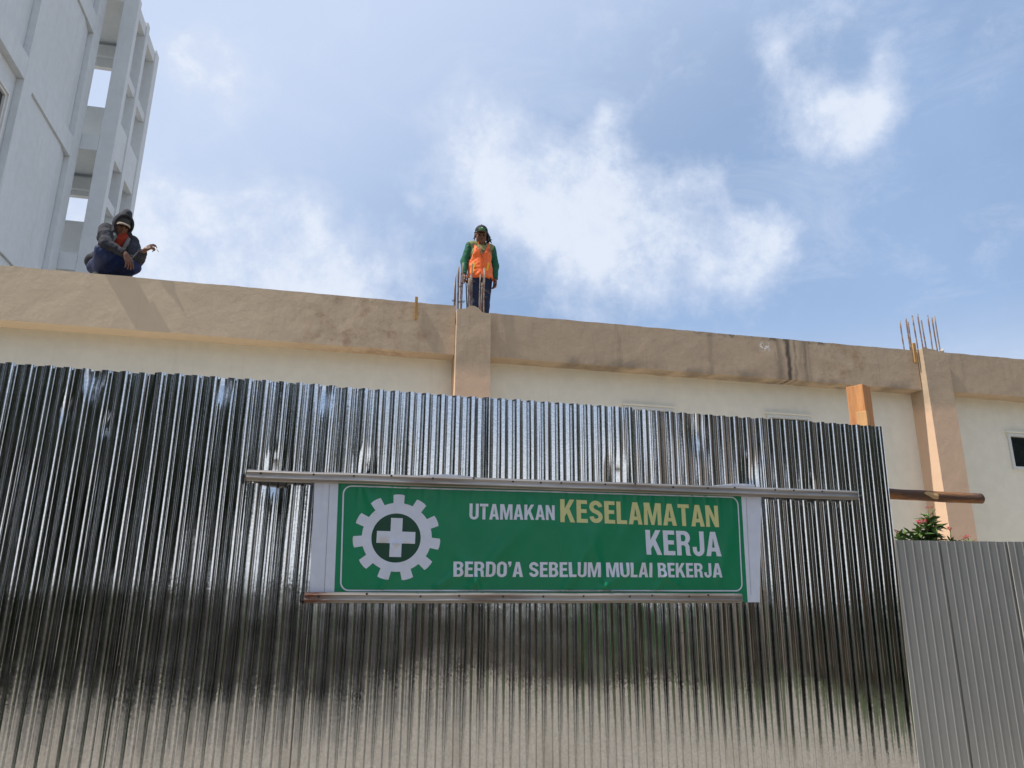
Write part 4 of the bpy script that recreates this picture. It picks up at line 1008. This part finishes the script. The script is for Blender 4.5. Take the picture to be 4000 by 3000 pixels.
sdf_mesh('collar', [cap([.032 * math.cos(t) * 1.75, .004 + .034 * math.sin(t) * 1.75, 1.418 + .014 * math.sin(t)], [.032 * math.cos(t + .35) * 1.75, .004 + .034 * math.sin(t + .35) * 1.75, 1.418 + .014 * math.sin(t + .35)], .0105, None, .004) for t in np.arange(0, 6.28, .35)], .004, M['sleeve'], shirt)
vprims = [ell([0, .010, 1.235], (.190, .136, .19), None, .05), ell([0, .006, 1.03], (.186, .134, .18), None, .06), cap([0, .008, .91], [0, .008, .86], .001, .001, .01), ell([0, .008, .89], (.198, .146, .10), None, .06),
          cap([-.05, .006, 1.395], [-.125, .008, 1.378], .074, .076, .04), cap([.05, .006, 1.395], [.128, .010, 1.388], .074, .076, .04)]
def vest_clip(P):
    x, y, z = P[:, 0], P[:, 1], P[:, 2]
    hem = (.848 + .018 * np.sin(x * 14 + 1) + .03 * (x > .12)) - z
    vneck = np.where(y < .06, (.010 + .105 * np.clip((z - 1.165) / .27, 0, 2)) - np.abs(x + .010), -1)      # open V from the third button up
    vneck = np.where(z > 1.165, vneck, -1)
    arm = np.minimum(np.abs(x) - (.118 + .055 * np.clip((1.27 - z) / .2, 0, 1) + .3 * np.clip((1.13 - z) / .1, 0, 1)), 1)
    inner = -(np.sqrt((x / .176) ** 2 + ((y - .01) / .124) ** 2) - 1) * .124
    return np.maximum(np.maximum(hem, vneck), np.where(z > 1.06, arm, -1))
vest = sdf_mesh('vest', vprims, .0055, M['orange'], man, folds=[(.009, 12, (1, 1, .8)), (.005, 30, (1, 1, 1))], clip=vest_clip)
def on_front(x, z, dy=0.0): 
    r = max(0.0, 1 - (x / .198) ** 2); return (x, .008 - .150 * math.sqrt(r) - dy, z)
def strip(name, pts, w, m, parent, d=.004):
    bm = bmesh.new(); rows = []
    for i, (x, z) in enumerate(pts):
        x2, z2 = pts[min(i + 1, len(pts) - 1)]; x1, z1 = pts[max(i - 1, 0)]; t = Vector((x2 - x1, z2 - z1)).normalized(); n = Vector((-t.y, t.x)) * w / 2
        rows.append([bm.verts.new(on_front(x + n.x, z + n.y, d)), bm.verts.new(on_front(x - n.x, z - n.y, d))])
    for i in range(len(rows) - 1): bm.faces.new((rows[i][0], rows[i][1], rows[i + 1][1], rows[i + 1][0]))
    r = bmesh.ops.solidify(bm, geom=bm.faces[:], thickness=.004); return part(name, bm, m, parent, shift=False)
lin = lambda x0, z0, x1, z1, n=8: [(x0 + (x1 - x0) * i / n, z0 + (z1 - z0) * i / n) for i in range(n + 1)]
strip('reflective_tape', lin(-.150, .90, -.128, 1.055), .030, M['reflective'], vest, .006)
strip('reflective_tape', lin(.058, .95, .078, 1.075), .030, M['reflective'], vest, .010)
strip('vest_edge', lin(-.014, 1.165, -.082, 1.385), .010, M['vesttrim'], vest, .002); strip('vest_edge', lin(-.004, 1.165, .068, 1.36), .010, M['vesttrim'], vest, .002)
strip('vest_edge', lin(-.010, .87, -.010, 1.165), .008, M['vesttrim'], vest, .008)
for k in range(3): strip('vest_print', arc(.115 + .022 * (k - 1) * 1.25, 1.285, .013, .022, 0, 360, 12), .007, M['print'], vest, -.004)
strip('vest_print', arc(-.085, 1.27, .014, .020, 60, 330, 10), .007, M['print'], vest, .0)
strip('shirt_print', lin(-.022, 1.262, .020, 1.262, 3), .012, M['printdark'], shirt, -.012); strip('shirt_print', lin(-.018, 1.238, .014, 1.240, 3), .010, M['printdark'], shirt, -.008)
jp = chain([hip_r, kn_r, an_r], [.098, .068, .058], .03) + chain([hip_l, kn_l, an_l], [.098, .068, .058], .03) + [ell([0, .018, .90], (.155, .108, .09), None, .05)]
sdf_mesh('jeans', jp, .007, M['jeans'], man, folds=[(.004, 14, (1, 1, .8)), (.0025, 36, (1, 1, 1))], clip=lambda P: np.maximum(P[:, 2] - .935, .075 - P[:, 2]))
for a, sx in ((an_r, -1), (an_l, 1)): sdf_mesh('shoe', [cap(a + np.array([0, .03, -.045]), a + np.array([.02 * sx, -.16, -.05]), .046, .038), cap(a, a + np.array([0, 0, -.03]), .044, .046)], .006, M['shoe'], man, clip=lambda P: .002 - P[:, 2])
crown, T_ = ball_cap(hc, hR, 1.10, M['capblack'], M['brimgreen'], man, .082, .10)
# badge on the cap front, hair blown to the right
def badge(x0, x1, z0, z1, m, d):
    bm = bmesh.new(); g = []
    for zz in (z0, (z0 + z1) / 2, z1):
        g.append([bm.verts.new(T_(x, .008 - .102 * math.sqrt(max(.01, 1 - (x / .086) ** 2 - ((zz - .040) / .088) ** 2)) - d, zz)) for x in np.linspace(x0, x1, 7)])
    for j in range(2):
        for i in range(6): bm.faces.new((g[j][i], g[j][i + 1], g[j + 1][i + 1], g[j + 1][i]))
    part('badge', bm, m, crown, shift=False)
badge(-.044, .040, .060, .066, M['capgreen'], .003); badge(-.040, .044, .072, .080, M['capgreen'], .003); badge(-.014, .010, .083, .089, M['capwhite'], .003)
rnd = random.Random(11); hp = [ell(T_(0, .030, .0), np.array((.086, .088, .085)), hR, .02)]
for k in range(34):
    sx = 1 if k < 30 else -1; a = T_(sx * rnd.uniform(.055, .085), rnd.uniform(.0, .08), rnd.uniform(-.01, .04)); out = rnd.uniform(.010, .055) if sx > 0 else rnd.uniform(-.02, .0)
    b = a + np.array([sx * out, rnd.uniform(-.01, .03), -rnd.uniform(.05, .10) * (1 if sx > 0 else .5)]); c2 = b + np.array([sx * rnd.uniform(-.03, .035), rnd.uniform(-.02, .02), -rnd.uniform(-.015, .06)]); hp += chain([a, b, c2], [.013, .010, .004], .006)
face_p = hc + hR @ np.array([0, -.035, 0]); fd = hR @ np.array([0, -1.0, 0])
sdf_mesh('hair', hp, .0045, M['hair'], man, folds=[(.003, 45, (1, 1, .3))], clip=lambda P: np.where(np.abs((P - hc) @ (hR @ np.array([1.0, 0, 0]))) < .078, (P - face_p) @ fd, -1))
def held(name, pts, rads, m, label, cat, owner, n=8):
    bm = bmesh.new(); c = Vector(pts[0]); tube(bm, [Vector(p) - c for p in pts], rads, n)
    o = part(name, bm, m, None, smooth=True); o.matrix_world = Matrix.LocRotScale(owner.location, owner.rotation_euler, None) @ Matrix.Translation(c); return props(o, label, cat)
hg = wr_r + np.array([.012, -.045, -.115])
held('steel_bar', [hg + np.array([-.008, 0, .05]), hg + np.array([.01, .0, -.10]), [hg[0] + .055, hg[1] + .02, .01]], [.010, .010, .011], M['steelbar'], 'dark steel bar held upright by the man in the orange vest', 'steel bar', man)
fg = wr_l + np.array([-.022, -.060, -.150])
o = held('cigarette', [fg, fg + np.array([.036, -.036, .012])], [.004, .004], M['cigpaper'], 'short white cigarette in the left fingers of the man in the orange vest', 'cigarette', man)

# ---- the man squatting on the roof edge in the hooded jacket
YAW = R_(17)
sq = thing('person', BA, (-2.905, DV + .30, 5.258), 'crouching man in dark hooded jacket and blue trousers smoking on the roof edge', 'person', rot=YAW)
g = lambda x, y, z: np.array([x, y, z], float)
hR2 = rotm(0, 0, R_(14)) @ rotm(R_(26), R_(4), 0); hc2 = g(.062, -.165, .716)
shr, shl = g(-.078, -.090, .625), g(.185, -.060, .580)
elr, ell_ = g(-.068, -.330, .360), g(.272, -.250, .272)
wrr, wrl = g(.130, -.445, .245), g(.318, -.400, .335)
pel = g(-.070, .12, .235); chest = g(.035, -.045, .53)
hpr, hpl = g(-.095, .06, .215), g(.01, .13, .205)
knr, knl = g(-.075, -.265, .280), g(.235, -.235, .190); anr, anl = g(-.075, .035, .075), g(.075, .03, .075)
b2 = head(hc2, hR2, 1.06) + [cap(chest + g(.02, .0, .10), hc2 + g(-.01, .045, -.055), .060, .052, .03), ell(chest, (.150, .105, .18), rotm(R_(20), R_(25), 0), .05), ell((chest + pel) / 2 + g(0, .02, 0), (.135, .11, .18), rotm(R_(25), R_(30), 0), .06), ell(pel, (.160, .13, .12), None, .06)]
b2 += chain([shr, elr, wrr], [.050, .040, .027]) + chain([shl, ell_, wrl], [.050, .040, .027]) + chain([hpr, knr, anr], [.090, .056, .040], .03) + chain([hpl, knl, anl], [.090, .056, .040], .03)
for a, d in ((anr, g(-.05, -.17, -.045)), (anl, g(.06, -.15, -.045))): b2 += [cap(a + g(0, .02, -.04), a + d, .034, .028)]
b2 += hand(wrr + g(.012, -.012, -.008), (-.35, .6, -.25), (.50, -.15, -1), (-.85, -.35, -.2), 1, [[.15, .35, .3], [.25, .4, .3], [.35, .45, .35], [.45, .5, .35]], 1.08, .08)
b2 += hand(wrl + g(.010, -.014, .014), (.45, -.2, -.85), (.62, -.55, .42), (.30, -.45, -.80), 1, [[.55, .7, .4], [.6, .75, .5], [.9, 1.0, .6], [1.1, 1.1, .7]], .95, .05)
sdf_mesh('body', b2, .005, M['skin'], sq)
eyes(hc2, hR2, sq, 1.06)
sdf_mesh('shirt', [ell(chest + g(.012, -.028, -.01), (.130, .118, .19), rotm(R_(20), R_(25), 0), .05), cap(chest + g(.02, -.01, .08), chest + g(.03, -.02, .115), .072, .060, .03)], .006, M['rustshirt'], sq, folds=[(.005, 15, (1, 1, .6))])
jk = [ell(chest + g(0, .015, 0), (.182, .135, .195), rotm(R_(20), R_(25), 0), .06), ell((chest + pel) / 2 + g(-.03, .05, .0), (.150, .145, .21), rotm(R_(25), R_(35), 0), .06), ell(pel + g(-.085, .04, .060), (.130, .140, .085), rotm(0, R_(22), 0), .06),
      cap(chest + g(-.03, .02, .12), shr, .075, .082, .05), cap(chest + g(.05, .02, .10), shl, .075, .072, .05)]
def jacket_clip(P):
    q = P - (chest + g(.035, -.10, 0)); x = q[:, 0] + .18 * q[:, 2]; w = .062 + .10 * np.clip(-q[:, 2] / .2, -.2, 1)
    return np.where(P[:, 1] < .0, w - np.abs(x), -1) * 1.0
jacket = sdf_mesh('jacket', jk, .006, M['hoodie'], sq, folds=[(.007, 12, (1, 1, 1)), (.003, 30, (1, 1, 1))], clip=jacket_clip)
def sleeve2(a, b, c, ra, rb, rc):
    e = b - c; e = e / np.linalg.norm(e)
    return sdf_mesh('sleeve', chain([a, a * .45 + b * .55 + g(-.012, .0, .012), b, c], [ra, (ra + rb) / 2 + .004, rb, rc], .030), .0055, M['hoodie'], jacket, folds=[(.011, 13, (1.3, 1.3, .9)), (.005, 34, (1, 1, 1))], clip=lambda P: -((P - (c + e * .004)) @ e))
sleeve2(shr + g(-.018, 0, .012), elr, wrr, .088, .072, .043); sleeve2(shl, ell_, wrl, .080, .070, .046)
# open zip facings
for pts in (([chest + g(.115, -.135, .02), chest + g(.10, -.165, -.07), chest + g(.075, -.17, -.15)]), ([chest + g(-.055, -.135, .09), chest + g(-.035, -.165, .0), chest + g(-.05, -.17, -.06)])):
    sdf_mesh('zip_facing', chain(pts, [.020, .026, .020], .01), .005, M['lining'], jacket)
# hood: a shell round the head, open towards the face
hoodp = [ell(hc2 + hR2 @ g(0, .020, .012), (.112, .130, .138), hR2, .02), ell(hc2 + hR2 @ g(.015, .055, .158), (.050, .075, .048), hR2, .05), ell(hc2 + g(.0, .035, -.125), (.140, .115, .080), None, .06),
         ell(hc2 + hR2 @ g(0, -.055, -.004), (.088, .150, .112), hR2, .012, True)]
hd = hR2 @ g(0, -1, 0)
sdf_mesh('hood', hoodp, .005, M['hoodie'], jacket, folds=[(.004, 14, (1, 1, 1)), (.0018, 34, (1, 1, 1))], clip=lambda P: (P - (hc2 + hd * .088)) @ hd)
rim = [hc2 + hR2 @ g(.098 * math.cos(t), -.080, .010 + .122 * math.sin(t)) for t in np.arange(-.75, 3.95, .22)]
sdf_mesh('hood_rim', chain(rim, [.0105] * len(rim), .006), .0045, M['hoodie'], jacket)
ball_cap(hc2 + hR2 @ g(0, -.004, -.006), hR2, 1.0, M['capgrey'], M['brimbeige'], sq, .062, -.30, droop=.026)
tr = chain([hpr, knr, anr], [.112, .092, .066], .05) + chain([hpl, knl, anl], [.112, .084, .066], .05) + [ell(pel + g(.01, -.01, 0), (.185, .15, .12), None, .06), ell(knr + g(0, -.002, -.002), (.086, .080, .084), None, .05), ell(g(.03, -.04, .17), (.14, .13, .11), None, .08), ell(g(-.02, .02, .24), (.13, .10, .10), None, .08), ell(g(.06, -.06, .235), (.13, .10, .085), None, .06), ell(g(.045, -.04, .30), (.10, .10, .08), None, .05)]
sdf_mesh('trousers', tr, .0065, M['trackpants'], sq, folds=[(.007, 12, (1, 1, 1)), (.0035, 30, (1, 1, 1))], clip=lambda P: .05 - P[:, 2])
for a, d in ((anr, g(-.05, -.18, -.04)), (anl, g(.06, -.16, -.04))): sdf_mesh('shoe', [cap(a + g(0, .03, -.035), a + d, .044, .037)], .006, M['shoe'], sq, clip=lambda P: .002 - P[:, 2])
ft = wrl + g(.128, -.100, .030)
o = held('cigarette', [ft + g(-.012, 0, .012), ft + g(.030, -.02, -.048)], [.0045, .0045], M['cigpaper'], 'burning cigarette between the raised fingers of the crouching hooded man', 'cigarette', sq)

# ------------------------------------------------------------------ invented surroundings for the zinc to mirror: the far side of the yard
def tree(u, v, h, w, label, seed):
    rnd = random.Random(seed); t = thing('tree', BA, (u, v, 0), label, 'tree', 'trees across the yard')
    bm = bmesh.new(); tube(bm, [(u, v, 0), (u + .1, v, h * .3), (u, v + .1, h * .6)], [.22, .16, .09], 8)
    for k in range(5):
        a = k * 1.26; tube(bm, [(u, v, h * (.3 + .05 * k)), (u + math.cos(a) * w * .3, v + math.sin(a) * w * .3, h * (.55 + .06 * k))], [.09, .03], 6)
    part('trunk', bm, M['bark'], t)
    cl = [(rnd.gauss(0, w * .26), rnd.gauss(0, w * .26), h * rnd.uniform(.10, .88), w * rnd.uniform(.16, .28)) for _ in range(22)]
    vs = []; fs = []
    for i in range(5200):
        c = cl[i % len(cl)]; d = Vector((rnd.gauss(0, 1), rnd.gauss(0, 1), rnd.gauss(0, .8))).normalized() * c[3] * rnd.uniform(.6, 1.05)
        p = Vector((c[0], c[1], c[2])) + d; a = Vector((rnd.gauss(0, 1), rnd.gauss(0, 1), rnd.gauss(0, 1))).normalized(); b = a.orthogonal().normalized(); s = rnd.uniform(.16, .34)
        k = len(vs); vs += [(p + a * s)[:], (p + b * s * .5)[:], (p - a * s)[:], (p - b * s * .5)[:]]; fs.append((k, k + 1, k + 2, k + 3))
    me = bpy.data.meshes.new('crown'); me.from_pydata(vs, [], fs); mesh_obj('crown', me, M['crown'], t)['kind'] = 'stuff'
for i, (u, v, h, w) in enumerate([(-16.5, -8.0, 10.0, 7.5), (-10.5, -10.5, 10.5, 7.5), (-6.0, -11.6, 9.5, 7.0), (-13, -3.5, 8.5, 6.5), (-2.6, -13.4, 8.6, 4.6), (17, -5.5, 9.5, 7), (-12.5, 2.6, 7.5, 5.5), (17.5, 1.0, 8.5, 7)]):
    tree(u, v, h, w, 'tree mirrored in the zinc fence, ' + ['second from the left of the far row', 'tallest and broadest on the left', 'left of the low wall', 'near the left end of the fence', 'last one before the gap of open sky', 'in front of the dark house', 'outermost on the left', 'outermost on the right'][i], 60 + i)
dh = thing('dark_house', BA, (15.0, -12.5, 0), 'dark walled house across the yard, seen only mirrored in the zinc', 'house')
part('wall', boxbm(10.2, 23.0, -16, -9.0, 0, 7.2), M['darkwall'], dh)
bm = bmesh.new()
pv = [(9.7, -16.4, 7.21), (23.5, -16.4, 7.21), (23.5, -8.4, 7.21), (9.7, -8.4, 7.21), (13, -12.4, 9.2), (19.1, -12.4, 9.2)]
pv = [bm.verts.new(p) for p in pv]
for f in ((0, 3, 2, 1), (3, 4, 0), (3, 2, 5, 4), (2, 1, 5), (1, 0, 4, 5)): bm.faces.new([pv[i] for i in f])
part('roof', bm, M['roofing'], dh)
for x in (11.2, 14.4, 18.8): part('door', boxbm(x, x + 1.2, -8.995, -8.94, .05, 2.3), M['log'], dh)
for uu, lab in ((-15.5, 'brown wall added at the left side of the yard, seen only mirrored in the zinc'), (24.0, 'brown wall added at the right side of the yard, seen only mirrored in the zinc')):  # side walls added to shape what the zinc ribs reflect sideways
    bw = part('added_side_wall', boxbm(uu - .1, uu + .1, -11.0, 12.0, 0, 3.6), M['sidewall']); bw.rotation_euler = (0, 0, BA); props(bw, lab, 'wall', 'side walls added for the zinc to mirror')
lw = part('low_wall', boxbm(-13, 9.6, -11.4, -11.2, 0, 2.0), M['darkwall']); lw.rotation_euler = (0, 0, BA); props(lw, 'long low dark wall across the yard, seen only mirrored in the zinc', 'wall')
gh = part('added_hoarding', boxbm(6.4, 9.4, -11.12, -11.06, .25, 2.0), M['hedgewall']); gh.rotation_euler = (0, 0, BA); props(gh, 'green and terracotta hoarding added on the low wall, seen only mirrored in the zinc', 'hoarding')  # put in for green streaks in the zinc's reflection
